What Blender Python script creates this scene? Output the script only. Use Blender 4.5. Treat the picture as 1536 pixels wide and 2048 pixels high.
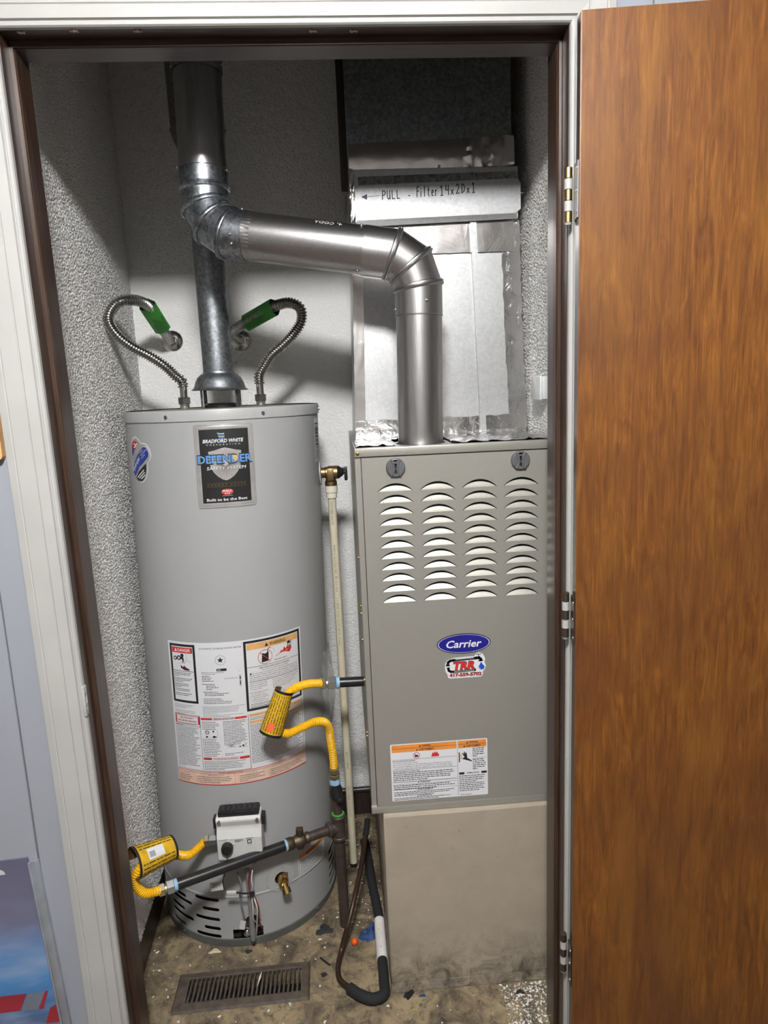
import bpy, bmesh, math, random
import numpy as np
from math import sin, cos, pi, radians, sqrt, atan2, hypot
from mathutils import Vector, Matrix, Quaternion
from mathutils.geometry import tessellate_polygon

random.seed(7)
for o in list(bpy.data.objects):
    bpy.data.objects.remove(o, do_unlink=True)
SC = bpy.context.scene
COL = SC.collection

# ------------------------------------------------------------------ camera
CX, CY, CZ = 0.4807, -1.4462, 1.4512
PITCH, YAW, ROLL, FPX = 0.1785, 0.0609, -0.0420, 1356.57
FW = Vector((sin(YAW)*cos(PITCH), cos(YAW)*cos(PITCH), -sin(PITCH)))
RT0 = Vector((cos(YAW), -sin(YAW), 0)); UP0 = RT0.cross(FW)
RT = RT0*cos(ROLL) + UP0*sin(ROLL); UP = -RT0*sin(ROLL) + UP0*cos(ROLL)
cam_d = bpy.data.cameras.new('camera'); cam = bpy.data.objects.new('camera', cam_d); COL.objects.link(cam)
cam.matrix_world = Matrix(((RT.x, UP.x, -FW.x, CX), (RT.y, UP.y, -FW.y, CY), (RT.z, UP.z, -FW.z, CZ), (0, 0, 0, 1)))
cam_d.sensor_fit = 'VERTICAL'; cam_d.sensor_height = 24.0
cam_d.lens = 24.0*FPX/2048.0
cam_d.clip_start = 0.02
SC.camera = cam

def on(u, v, ax, val):
    """photo pixel -> point on a plane x=, y= or z= of the place"""
    d = FW + RT*((u-768)/FPX) - UP*((v-1024)/FPX)
    i = 'xyz'.index(ax); c = Vector((CX, CY, CZ))
    return c + d*((val-c[i])/d[i])

# ------------------------------------------------------------------ world, exposure
w = bpy.data.worlds.new('world'); SC.world = w; w.use_nodes = True
w.node_tree.nodes['Background'].inputs[0].default_value = (0.6, 0.62, 0.66, 1)
w.node_tree.nodes['Background'].inputs[1].default_value = 0.02
SC.view_settings.view_transform = 'Standard'
SC.view_settings.look = 'None'
SC.view_settings.gamma = 1.0
SC.view_settings.use_curve_mapping = False
SC.view_settings.exposure = 0.0
LAMP_LOC = (0.44, -1.50, 2.42)
LAMP_STRENGTH = 325.0

# ------------------------------------------------------------------ materials
MATS = {}
class NT:
    def __init__(s, name):
        s.m = bpy.data.materials.new(name); s.m.use_nodes = True
        s.t = s.m.node_tree; s.b = s.t.nodes['Principled BSDF']
    def n(s, kind, **kw):
        nd = s.t.nodes.new(kind)
        for k, v in kw.items():
            if k.startswith('i_'):
                key = k[2:]
                nd.inputs[int(key) if key.isdigit() else key.replace('_', ' ')].default_value = v
            else:
                setattr(nd, k, v)
        return nd
    def l(s, a, b): s.t.links.new(a, b)
    def coord(s, scale=(1, 1, 1), kind='Object', rot=(0, 0, 0)):
        tc = s.n('ShaderNodeTexCoord'); mp = s.n('ShaderNodeMapping')
        mp.inputs['Scale'].default_value = scale; mp.inputs['Rotation'].default_value = rot
        s.l(tc.outputs[kind], mp.inputs['Vector']); return mp.outputs['Vector']
    def noise(s, vec, scale, detail=3, rough=0.5, dist=0.0):
        nd = s.n('ShaderNodeTexNoise'); nd.inputs['Scale'].default_value = scale
        nd.inputs['Detail'].default_value = detail; nd.inputs['Roughness'].default_value = rough
        nd.inputs['Distortion'].default_value = dist
        s.l(vec, nd.inputs['Vector']); return nd.outputs['Fac']
    def ramp(s, fac, stops, interp='LINEAR'):
        r = s.n('ShaderNodeValToRGB'); r.color_ramp.interpolation = interp
        e = r.color_ramp.elements
        while len(e) < len(stops): e.new(0.5)
        for el, (p, c) in zip(e, stops):
            el.position = p; el.color = (*c, 1) if len(c) == 3 else c
        s.l(fac, r.inputs['Fac']); return r.outputs['Color']
    def mix(s, fac, a, b, mode='MIX'):
        m = s.n('ShaderNodeMix', data_type='RGBA', blend_type=mode)
        for i, v in ((0, fac), (6, a), (7, b)):
            if isinstance(v, (int, float)): m.inputs[i].default_value = v
            elif isinstance(v, tuple): m.inputs[i].default_value = (*v, 1) if len(v) == 3 else v
            else: s.l(v, m.inputs[i])
        return m.outputs[2]
    def math(s, op, a, b=0.0):
        m = s.n('ShaderNodeMath', operation=op)
        for i, v in ((0, a), (1, b)):
            if isinstance(v, (int, float)): m.inputs[i].default_value = v
            else: s.l(v, m.inputs[i])
        return m.outputs[0]
    def bump(s, h, strength=0.3, dist=0.002):
        b = s.n('ShaderNodeBump'); b.inputs['Strength'].default_value = strength; b.inputs['Distance'].default_value = dist
        s.l(h, b.inputs['Height']); s.l(b.outputs[0], s.b.inputs['Normal']); return b
    def set(s, **kw):
        for k, v in kw.items():
            key = {'col': 'Base Color', 'rough': 'Roughness', 'metal': 'Metallic', 'spec': 'Specular IOR Level', 'alpha': 'Alpha',
                   'trans': 'Transmission Weight', 'ior': 'IOR', 'coat': 'Coat Weight', 'coatr': 'Coat Roughness',
                   'emc': 'Emission Color', 'ems': 'Emission Strength', 'aniso': 'Anisotropic'}[k]
            if isinstance(v, tuple): s.b.inputs[key].default_value = (*v, 1)
            elif isinstance(v, (int, float)): s.b.inputs[key].default_value = v
            else: s.l(v, s.b.inputs[key])
        return s

def plain(name, col, rough=0.5, metal=0.0, var=0.12, scale=30, bump=0.0, bscale=200, **kw):
    t = NT(name); v = t.coord()
    n = t.noise(v, scale, 4)
    a = tuple(c*(1-var) for c in col); b = tuple(min(1, c*(1+var)) for c in col)
    t.set(col=t.ramp(n, [(0.3, a), (0.7, b)]), rough=rough, metal=metal, **kw)
    if bump: t.bump(t.noise(v, bscale, 3), bump, 0.001)
    MATS[name] = t.m; return t.m

def M(n): return MATS[n]

def stucco(name, col, sc, strength, dist, pit):
    t = NT(name); v = t.coord()
    n1 = t.noise(v, sc, 2, 0.55, 0.6); n2 = t.noise(v, sc*2.6, 2, 0.5)
    vo = t.n('ShaderNodeTexVoronoi'); vo.inputs['Scale'].default_value = sc*0.8; t.l(v, vo.inputs['Vector'])
    if pit:
        h = t.ramp(n1, [(0.30, (0, 0, 0)), (0.42, (0.9,)*3), (1.0, (1,)*3)])
        h = t.mix(0.15, h, n2)
    else:
        h = t.ramp(n1, [(0.38, (0, 0, 0)), (0.62, (1,)*3)])
        h = t.mix(0.3, h, n2)
    dirt = t.noise(t.coord(), 3.0, 4)
    c = t.mix(t.math('MULTIPLY', dirt, 0.25), col, tuple(x*0.75 for x in col))
    t.set(col=c, rough=0.75, spec=0.25); t.bump(n2, 0.25, 0.001)
    MATS[name] = t.m
stucco('stucco_left', (0.86, 0.85, 0.83), 150, 1.0, 0.006, False)
stucco('stucco_back', (0.86, 0.855, 0.84), 190, 0.8, 0.0035, True)
stucco('stucco_right', (0.80, 0.79, 0.77), 160, 1.0, 0.005, False)
plain('ceiling_white', (0.5, 0.49, 0.47), 0.8, bump=0.3)
plain('grey_panel', (0.315, 0.333, 0.372), 0.35, var=0.03, scale=4, bump=0.05, bscale=500)
plain('white_trim', (0.42, 0.416, 0.395), 0.4, var=0.04, scale=12, bump=0.08, bscale=60)
plain('room_floor', (0.13, 0.10, 0.08), 0.6)
plain('room_wall', (0.30, 0.29, 0.28), 0.6, var=0.04)

def wood_dark(name, c0, c1, rough=0.35):
    t = NT(name); v = t.coord((60, 60, 2.5))
    n = t.noise(v, 3, 5, 0.6, 0.6)
    t.set(col=t.ramp(n, [(0.3, c0), (0.7, c1)]), rough=rough, coat=0.3, coatr=0.25)
    t.bump(n, 0.12, 0.001); MATS[name] = t.m
wood_dark('jamb_wood', (0.022, 0.011, 0.007), (0.065, 0.034, 0.020), 0.4)
wood_dark('base_wood', (0.012, 0.009, 0.007), (0.05, 0.035, 0.025), 0.45)
wood_dark('door_edge', (0.022, 0.014, 0.011), (0.05, 0.033, 0.026), 0.35)
# header is horizontal: grain along x
t = NT('head_wood'); v = t.coord((2.5, 60, 60)); n = t.noise(v, 3, 5, 0.6, 0.6)
t.set(col=t.ramp(n, [(0.3, (0.022, 0.011, 0.008)), (0.7, (0.07, 0.036, 0.024))]), rough=0.4, coat=0.3, coatr=0.25); t.bump(n, 0.12, 0.001); MATS['head_wood'] = t.m

t = NT('door_veneer')
fine = t.noise(t.coord((150, 150, 5)), 2.0, 6, 0.65, 0.5)
curl = t.noise(t.coord((34, 34, 5), rot=(0, radians(7), 0)), 1.6, 6, 0.62, 1.6)
streak = t.noise(t.coord((9, 9, 1.1), rot=(0, radians(10), 0)), 1.5, 5, 0.6, 1.0)
big = t.noise(t.coord((1, 1, 0.55)), 3.0, 4, 0.6, 0.8)
g = t.mix(0.55, fine, curl)
c1 = t.ramp(g, [(0.34, (0.074, 0.024, 0.0050)), (0.5, (0.142, 0.050, 0.0085)), (0.66, (0.225, 0.089, 0.015))])
c2 = t.mix(t.ramp(streak, [(0.50, (0,)*3), (0.68, (0.42,)*3)]), c1, (0.27, 0.118, 0.018))
c3 = t.mix(t.ramp(big, [(0.38, (0.6,)*3), (0.56, (0,)*3)]), c2, (0.080, 0.028, 0.010))
t.set(col=c3, rough=0.46, spec=0.35, coat=0.06, coatr=0.35); t.bump(g, 0.25, 0.001); MATS['door_veneer'] = t.m

def metal(name, col, rough, spangle=0.0, brushed=None, bump=0.0, bscale=80, dist=0.002):
    t = NT(name); v = t.coord()
    if spangle:
        vo = t.n('ShaderNodeTexVoronoi'); vo.inputs['Scale'].default_value = 160; t.l(v, vo.inputs['Vector'])
        n = t.noise(v, 40, 3)
        f = t.mix(0.4, vo.outputs['Color'], n)
        bw = t.n('ShaderNodeRGBToBW'); t.l(f, bw.inputs[0])
        t.set(col=t.ramp(bw.outputs[0], [(0.25, tuple(c*(1-spangle) for c in col)), (0.75, col)]), metal=1.0)
        t.set(rough=t.math('MULTIPLY_ADD', bw.outputs[0], 0.25) if False else rough)
    elif brushed:
        n = t.noise(t.coord(brushed), 5, 5, 0.7)
        t.set(col=t.ramp(n, [(0.3, tuple(c*0.72 for c in col)), (0.7, col)]), metal=1.0, rough=rough)
    else:
        n = t.noise(v, 25, 4)
        t.set(col=t.ramp(n, [(0.3, tuple(c*0.85 for c in col)), (0.7, col)]), metal=1.0, rough=rough)
    if bump:
        t.bump(t.noise(v, bscale, 4, 0.6, 0.8), bump, dist)
    MATS[name] = t.m
metal('pipe_steel', (0.62, 0.61, 0.61), 0.33, brushed=(90, 90, 3))
metal('pipe_steel_h', (0.62, 0.61, 0.61), 0.31, brushed=(3, 90, 90))
metal('galv', (0.50, 0.53, 0.57), 0.36, spangle=0.55)
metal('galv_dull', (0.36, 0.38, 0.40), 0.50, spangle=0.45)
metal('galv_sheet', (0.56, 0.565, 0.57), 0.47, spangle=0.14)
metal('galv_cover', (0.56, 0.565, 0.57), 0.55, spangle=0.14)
plain('hinge_leaf', (0.30, 0.30, 0.33), 0.3)
metal('foil', (0.80, 0.79, 0.78), 0.20, bump=0.55, bscale=34, dist=0.004)
metal('foil_smooth', (0.74, 0.71, 0.69), 0.25, bump=0.25, bscale=14, dist=0.004)
metal('chrome', (0.80, 0.79, 0.78), 0.16)
metal('stainless', (0.60, 0.585, 0.57), 0.22)
metal('nut_steel', (0.27, 0.26, 0.26), 0.4)
metal('zinc', (0.70, 0.74, 0.75), 0.36)
metal('brass', (0.55, 0.38, 0.15), 0.3)
metal('brass_old', (0.36, 0.25, 0.12), 0.42)
metal('fitting_gold', (0.76, 0.68, 0.44), 0.36)
metal('hinge_brass', (0.50, 0.36, 0.14), 0.35)
metal('valve_rust', (0.16, 0.125, 0.085), 0.55)
metal('screw', (0.55, 0.55, 0.55), 0.3)
plain('iron_brown', (0.045, 0.030, 0.024), 0.45, var=0.3, scale=60, bump=0.2, spec=0.6)
plain('iron_black', (0.012, 0.012, 0.013), 0.32, var=0.3, scale=60, spec=0.6)
plain('heater_grey', (0.37, 0.375, 0.378), 0.42, var=0.02, scale=6, bump=0.03, bscale=900)
plain('heater_cap', (0.39, 0.395, 0.395), 0.42, var=0.03)
plain('heater_top_dirty', (0.28, 0.25, 0.20), 0.8, var=0.35, scale=40)
plain('heater_base', (0.10, 0.105, 0.10), 0.6, var=0.2)
t = NT('furnace_paint'); v = t.coord(); n = t.noise(v, 700, 2)
t.set(col=t.ramp(n, [(0.3, (0.335, 0.325, 0.285)), (0.7, (0.395, 0.385, 0.345))]), metal=0.45, rough=0.40); t.bump(n, 0.04, 0.0005); MATS['furnace_paint'] = t.m
t = NT('box_paint'); v = t.coord(); n = t.noise(v, 14, 5, 0.6, 0.5)
sep = t.n('ShaderNodeSeparateXYZ'); t.l(v, sep.inputs[0])
low = t.ramp(sep.outputs[2], [(0.0, (1,)*3), (0.05, (0.95,)*3), (0.11, (0.35,)*3), (0.20, (0.0,)*3)])
dm = t.ramp(t.noise(v, 16, 8, 0.78, 0.6), [(0.42, (0,)*3), (0.64, (1,)*3)])
dirt = t.mix(1.0, low, dm, 'MULTIPLY')
c = t.ramp(n, [(0.3, (0.345, 0.295, 0.23)), (0.7, (0.39, 0.335, 0.265))])
c = t.mix(dirt, c, (0.05, 0.038, 0.025))
smud = t.ramp(t.noise(v, 70, 3, 0.5, 2), [(0.68, (0,)*3), (0.75, (0.5,)*3)])
c = t.mix(smud, c, (0.14, 0.10, 0.07))
t.set(col=c, rough=0.5); t.bump(t.noise(v, 400, 3), 0.08, 0.001); MATS['box_paint'] = t.m
t = NT('floor_dirty'); v = t.coord()
n1 = t.noise(v, 11, 6, 0.65, 0.8); n2 = t.noise(v, 45, 5, 0.7, 0.5); n3 = t.noise(v, 160, 4, 0.7)
c = t.ramp(n1, [(0.32, (0.055, 0.042, 0.028)), (0.48, (0.17, 0.13, 0.08)), (0.62, (0.30, 0.235, 0.135))])
c = t.mix(t.ramp(n2, [(0.50, (0,)*3), (0.68, (0.85,)*3)]), c, (0.035, 0.027, 0.02))
c = t.mix(t.ramp(n3, [(0.60, (0,)*3), (0.72, (0.6,)*3)]), c, (0.45, 0.42, 0.36))
t.set(col=c, rough=0.75); t.bump(t.mix(0.5, n2, n3), 0.6, 0.004); MATS['floor_dirty'] = t.m
plain('black', (0.008, 0.008, 0.008), 0.5)
plain('black_plastic', (0.014, 0.014, 0.015), 0.4)
plain('grey_plastic', (0.10, 0.10, 0.105), 0.4)
plain('valve_white', (0.60, 0.60, 0.575), 0.4, var=0.03)
plain('label_white', (0.70, 0.71, 0.73), 0.38, var=0.01)
plain('ink', (0.014, 0.014, 0.016), 0.5)
plain('ink_grey', (0.20, 0.20, 0.21), 0.5)
plain('red', (0.55, 0.03, 0.025), 0.45)
plain('dark_red', (0.25, 0.025, 0.025), 0.45)
plain('orange', (0.75, 0.27, 0.05), 0.45)
plain('light_orange', (0.72, 0.40, 0.14), 0.45)
plain('peach', (0.72, 0.52, 0.42), 0.45)
plain('badge_blue', (0.012, 0.012, 0.20), 0.3)
plain('defender_blue', (0.12, 0.30, 0.62), 0.35)
plain('sticker_blue', (0.015, 0.045, 0.28), 0.35)
plain('shield_silver', (0.55, 0.52, 0.50), 0.3, metal=0.3)
plain('badge_silver', (0.52, 0.51, 0.50), 0.22, metal=0.45)
plain('drop_blue', (0.01, 0.07, 0.42), 0.35)
plain('sticker_grey', (0.33, 0.33, 0.31), 0.4)
plain('gold', (0.60, 0.45, 0.15), 0.4)
plain('green_tag', (0.055, 0.36, 0.045), 0.4)
plain('green_ink', (0.008, 0.05, 0.008), 0.5)
plain('yellow_hose', (0.84, 0.47, 0.010), 0.4, var=0.08)
plain('yellow_tag', (0.60, 0.36, 0.015), 0.45, var=0.2, scale=50)
plain('tag_inside', (0.10, 0.06, 0.025), 0.6)
plain('orange_sticker', (0.85, 0.14, 0.05), 0.45)
plain('teflon_blue', (0.28, 0.50, 0.66), 0.6)
plain('cpvc', (0.62, 0.57, 0.42), 0.4, var=0.05)
plain('cpvc_fit', (0.70, 0.66, 0.55), 0.4, var=0.05)
plain('copper_dark', (0.055, 0.030, 0.020), 0.4, var=0.3, metal=0.5)
plain('foam_black', (0.010, 0.011, 0.012), 0.85, bump=0.3)
plain('register_brown', (0.075, 0.058, 0.045), 0.55, var=0.35, scale=60, bump=0.3, bscale=150)
plain('blue_scrap', (0.025, 0.055, 0.17), 0.6, var=0.3)
plain('orange_ball', (0.85, 0.10, 0.008), 0.45)
plain('flake_white', (0.72, 0.70, 0.66), 0.7)
plain('plaster', (0.55, 0.47, 0.33), 0.8, var=0.25)
plain('wire_white', (0.62, 0.60, 0.58), 0.45)
plain('wire_red', (0.20, 0.025, 0.02), 0.45)
plain('wire_grey', (0.20, 0.20, 0.20), 0.4)
plain('plate_white', (0.62, 0.64, 0.64), 0.4)
plain('plaque_wood', (0.62, 0.36, 0.16), 0.5, var=0.15)
plain('plaque_red', (0.07, 0.008, 0.008), 0.5)
plain('plum_ink', (0.10, 0.03, 0.16), 0.5)
plain('dirt_chunk', (0.02, 0.02, 0.022), 0.8)
t = NT('clear_plastic'); v = t.coord((1, 1, 0.35)); n = t.noise(v, 45, 3, 0.5, 1.5)
t.set(col=(0.9, 0.9, 0.9), rough=0.12, alpha=0.28); t.bump(n, 0.9, 0.006); MATS['clear_plastic'] = t.m
t = NT('poster_print'); v = t.coord()
sep = t.n('ShaderNodeSeparateXYZ'); t.l(v, sep.inputs[0])
n = t.noise(t.coord((4, 4, 11), rot=(0, radians(28), 0)), 1.6, 3, 0.5, 0.3)
hh = t.math('DIVIDE', t.math('SUBTRACT', sep.outputs[2], 0.17), 0.40)
base = t.ramp(hh, [(0.0, (0.10, 0.11, 0.16)), (0.18, (0.06, 0.16, 0.36)), (0.34, (0.08, 0.25, 0.52)), (0.50, (0.13, 0.24, 0.46)), (0.66, (0.15, 0.15, 0.23)), (1.0, (0.12, 0.12, 0.175))])
low = t.ramp(hh, [(0.45, (1,)*3), (0.68, (0.12,)*3)])
c = t.mix(t.mix(1.0, t.ramp(n, [(0.44, (0,)*3), (0.70, (0.6,)*3)]), low, 'MULTIPLY'), base, (0.36, 0.42, 0.55))
t.set(col=c, rough=0.25); MATS['poster_print'] = t.m
plain('poster_red', (0.30, 0.025, 0.04), 0.3)
plain('poster_grey', (0.16, 0.18, 0.22), 0.3)
plain('frame_silver', (0.42, 0.45, 0.50), 0.25, metal=0.55)
t = NT('lamp_glass'); t.set(col=(0.8, 0.8, 0.8), emc=(1.0, 0.995, 0.99), ems=LAMP_STRENGTH); MATS['lamp_glass'] = t.m

# ------------------------------------------------------------------ mesh builder
BASE = {}
class MB:
    def __init__(s): s.v = []; s.f = []; s.mi = []; s.sm = []
    def add(s, verts, faces, mi=0, smooth=False):
        k = len(s.v); s.v.extend([tuple(v) for v in verts])
        for f in faces: s.f.append(tuple(i+k for i in f)); s.mi.append(mi); s.sm.append(smooth)
        return s
    def box(s, lo, hi, mi=0, bevel=0.0, seg=2, rot=None, piv=None):
        bm = bmesh.new(); bmesh.ops.create_cube(bm, size=1)
        lo = Vector(lo); hi = Vector(hi); c = (lo+hi)/2; d = hi-lo
        for v in bm.verts: v.co = Vector((v.co.x*d.x, v.co.y*d.y, v.co.z*d.z)) + c
        if bevel > 0: bmesh.ops.bevel(bm, geom=bm.edges[:], offset=bevel, segments=seg, affect='EDGES', profile=0.5)
        if rot is not None:
            pv = Vector(piv) if piv is not None else c
            for v in bm.verts: v.co = rot @ (v.co-pv) + pv
        bm.verts.index_update()
        s.add([v.co.copy() for v in bm.verts], [[v.index for v in f.verts] for f in bm.faces], mi, bevel > 0)
        bm.free(); return s
    def ring_strip(s, rings, mi=0, closed=True, cap0=True, cap1=True, smooth=True):
        n = len(rings[0]); V = [p for r in rings for p in r]; F = []
        for a in range(len(rings)-1):
            for i in range(n if closed else n-1):
                j = (i+1) % n
                F.append((a*n+i, a*n+j, (a+1)*n+j, (a+1)*n+i))
        s.add(V, F, mi, smooth)
        if closed and cap0: s.add(rings[0], [tuple(reversed(range(n)))], mi)
        if closed and cap1: s.add(rings[-1], [tuple(range(n))], mi)
        return s
    def tube(s, path, rad, seg=16, mi=0, cap=True, ref=None, ell=1.0):
        path = [Vector(p) for p in path]; N = len(path)
        if not callable(rad): rr = [rad]*N if isinstance(rad, (int, float)) else rad
        else: rr = [rad(i) for i in range(N)]
        T = []
        for i in range(N):
            a = path[max(0, i-1)]; b = path[min(N-1, i+1)]; T.append((b-a).normalized())
        up = Vector(ref) if ref else (Vector((0, 0, 1)) if abs(T[0].z) < 0.9 else Vector((0, 1, 0)))
        nx = (up - T[0]*up.dot(T[0])).normalized()
        rings = []
        for i in range(N):
            if i: 
                q = T[i-1].rotation_difference(T[i]); nx = q @ nx
                nx = (nx - T[i]*nx.dot(T[i])).normalized()
            ny = T[i].cross(nx)
            rings.append([path[i] + (nx*cos(2*pi*k/seg)*ell + ny*sin(2*pi*k/seg))*rr[i] for k in range(seg)])
        return s.ring_strip(rings, mi, True, cap, cap)
    def cyl(s, a, b, r, r2=None, seg=24, mi=0, cap=True):
        a = Vector(a); b = Vector(b); r2 = r if r2 is None else r2
        t_ = (b-a).normalized(); up = Vector((0, 0, 1)) if abs(t_.z) < 0.9 else Vector((0, 1, 0))
        nx = (up - t_*up.dot(t_)).normalized(); ny = t_.cross(nx)
        ra = [a+(nx*cos(2*pi*k/seg)+ny*sin(2*pi*k/seg))*r for k in range(seg)]
        rb = [b+(nx*cos(2*pi*k/seg)+ny*sin(2*pi*k/seg))*r2 for k in range(seg)]
        return s.ring_strip([ra, rb], mi, True, cap, cap)
    def lathe(s, a, axis, prof, seg=32, mi=0, cap0=True, cap1=True, smooth=True):
        a = Vector(a); t_ = Vector(axis).normalized(); up = Vector((0, 0, 1)) if abs(t_.z) < 0.9 else Vector((0, 1, 0))
        nx = (up - t_*up.dot(t_)).normalized(); ny = t_.cross(nx)
        rings = [[a + t_*h + (nx*cos(2*pi*k/seg)+ny*sin(2*pi*k/seg))*max(r, 1e-5) for k in range(seg)] for r, h in prof]
        return s.ring_strip(rings, mi, True, cap0, cap1, smooth)
    def hexn(s, a, b, r, mi=0):
        a = Vector(a); b = Vector(b); t_ = (b-a).normalized(); L = (b-a).length; c = min(0.0015, L*0.2)
        s2 = MB(); s2.lathe(a, t_, [(r*0.9, 0), (r, c), (r, L-c), (r*0.9, L)], 6, mi, smooth=False)
        return s.add(s2.v, s2.f, mi)
    def sphere(s, c, r, seg=16, mi=0, sc=(1, 1, 1)):
        c = Vector(c); prof = []
        rings = [[c+Vector((cos(2*pi*k/seg)*sin(pi*j/(seg//2))*r*sc[0], sin(2*pi*k/seg)*sin(pi*j/(seg//2))*r*sc[1], -cos(pi*j/(seg//2))*r*sc[2])) for k in range(seg)] for j in range(1, seg//2)]
        s.ring_strip(rings, mi); return s
    def prism(s, pts, dvec, mi=0, smooth=False):
        """polygon (list of Vector, planar) extruded by dvec"""
        d = Vector(dvec); n = len(pts); P = [Vector(p) for p in pts]
        tri = tessellate_polygon([P])
        V = P + [p+d for p in P]
        F = [tuple(t_) for t_ in tri] + [tuple(i+n for i in reversed(t_)) for t_ in tri]
        F += [(i, (i+1) % n, n+(i+1) % n, n+i) for i in range(n)]
        return s.add(V, F, mi, smooth)
    def build(s, name, mats, parent=None, auto=True, merge=False):
        me = bpy.data.meshes.new(name)
        off = Vector((0, 0, 0)); root = parent
        if parent is not None: off = BASE[parent.name]
        me.from_pydata([(x-off.x, y-off.y, z-off.z) for x, y, z in s.v], [], s.f)
        if not isinstance(mats, (list, tuple)): mats = [mats]
        for m in mats: me.materials.append(M(m))
        me.polygons.foreach_set('material_index', s.mi); me.polygons.foreach_set('use_smooth', s.sm)
        bm = bmesh.new(); bm.from_mesh(me)
        bmesh.ops.remove_doubles(bm, verts=bm.verts, dist=1e-6)
        bmesh.ops.recalc_face_normals(bm, faces=bm.faces)
        for e in bm.edges:
            if len(e.link_faces) == 2 and e.calc_face_angle(0) > radians(38): e.smooth = False
        bm.to_mesh(me); bm.free()
        o = bpy.data.objects.new(name, me); COL.objects.link(o)
        if parent is not None: o.parent = parent
        BASE[o.name] = off.copy()
        return o

def cut_from(o, cutter, parent):
    """subtract a builder's solids from an object, leaving no helper behind"""
    co = cutter.build('cutter', 'black', parent)
    md = o.modifiers.new('b', 'BOOLEAN'); md.object = co; md.operation = 'DIFFERENCE'; md.solver = 'EXACT'; md.use_self = True
    bpy.context.view_layer.update()
    dg = bpy.context.evaluated_depsgraph_get(); me = bpy.data.meshes.new_from_object(o.evaluated_get(dg))
    o.modifiers.clear(); o.data = me; bpy.data.objects.remove(co, do_unlink=True); return o
def thing(name, label, cat, loc, group=None):
    o = bpy.data.objects.new(name, None); COL.objects.link(o); o.location = loc; o.empty_display_size = 0.05
    o['label'] = label; o['category'] = cat
    if group: o['group'] = group
    BASE[o.name] = Vector(loc); return o
def tag(o, label, cat=None, group=None, kind=None):
    if label: o['label'] = label
    if cat: o['category'] = cat
    if group: o['group'] = group
    if kind: o['kind'] = kind
    return o
def struct(o, label, cat):
    o['kind'] = 'structure'; o['label'] = label; o['category'] = cat; return o
def own_base(mb, name, mats, loc, label, cat, group=None):
    """one-mesh thing with its origin at loc"""
    loc = Vector(loc); b = MB(); b.v = [tuple(Vector(v)-loc) for v in mb.v]; b.f, b.mi, b.sm = mb.f, mb.mi, mb.sm
    o = b.build(name, mats); o.location = loc; BASE[o.name] = loc; return tag(o, label, cat, group)

def spline(pts, step=0.004, loops=14):
    P = [Vector(p) for p in pts]; P = [P[0]*2-P[1]] + P + [P[-1]*2-P[-2]]
    out = []
    for i in range(1, len(P)-2):
        p0, p1, p2, p3 = P[i-1:i+3]
        t0 = 0; t1 = (p1-p0).length**0.5; t2 = t1+(p2-p1).length**0.5; t3 = t2+(p3-p2).length**0.5
        for k in range(loops):
            t_ = t1+(t2-t1)*k/loops
            A1 = p0*((t1-t_)/(t1-t0))+p1*((t_-t0)/(t1-t0)); A2 = p1*((t2-t_)/(t2-t1))+p2*((t_-t1)/(t2-t1)); A3 = p2*((t3-t_)/(t3-t2))+p3*((t_-t2)/(t3-t2))
            B1 = A1*((t2-t_)/(t2-t0))+A2*((t_-t0)/(t2-t0)); B2 = A2*((t3-t_)/(t3-t1))+A3*((t_-t1)/(t3-t1))
            out.append(B1*((t2-t_)/(t2-t1))+B2*((t_-t1)/(t2-t1)))
    out.append(P[-2])
    # resample
    L = [0]
    for a, b in zip(out, out[1:]): L.append(L[-1]+(b-a).length)
    n = max(2, int(L[-1]/step)); res = []; j = 0
    for k in range(n+1):
        d = L[-1]*k/n
        while j < len(L)-2 and L[j+1] < d: j += 1
        f = (d-L[j])/max(1e-9, L[j+1]-L[j]); res.append(out[j].lerp(out[j+1], f))
    return res
def corrugated(mb, pts, r, pitch=0.0055, amp=0.0018, seg=18):
    path = spline(pts, pitch/5.0)
    return mb.tube(path, [r + amp*(1 if (i % 5) in (0, 1) else (-1 if (i % 5) == 3 else 0)) for i in range(len(path))], seg)

def rrect(x0, y0, x1, y1, r, n=5):
    out = []
    for cx, cy, a in ((x1-r, y1-r, 0), (x0+r, y1-r, 90), (x0+r, y0+r, 180), (x1-r, y0+r, 270)):
        for k in range(n+1):
            t_ = radians(a+90*k/n); out.append((cx+r*cos(t_), cy+r*sin(t_)))
    return out
def plate2d(outer, holes):
    """2D filled region with holes -> verts2d, faces"""
    cu = bpy.data.curves.new('tmp', 'CURVE'); cu.dimensions = '2D'; cu.fill_mode = 'BOTH'
    for lp in [outer]+holes:
        sp = cu.splines.new('POLY'); sp.points.add(len(lp)-1); sp.use_cyclic_u = True
        for p, q in zip(sp.points, lp): p.co = (q[0], q[1], 0, 1)
    ob = bpy.data.objects.new('tmp', cu)
    me = bpy.data.meshes.new_from_object(ob)
    V = [(v.co.x, v.co.y) for v in me.vertices]; F = [tuple(p.vertices) for p in me.polygons]
    bpy.data.objects.remove(ob); bpy.data.meshes.remove(me); bpy.data.curves.remove(cu)
    return V, F

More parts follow.
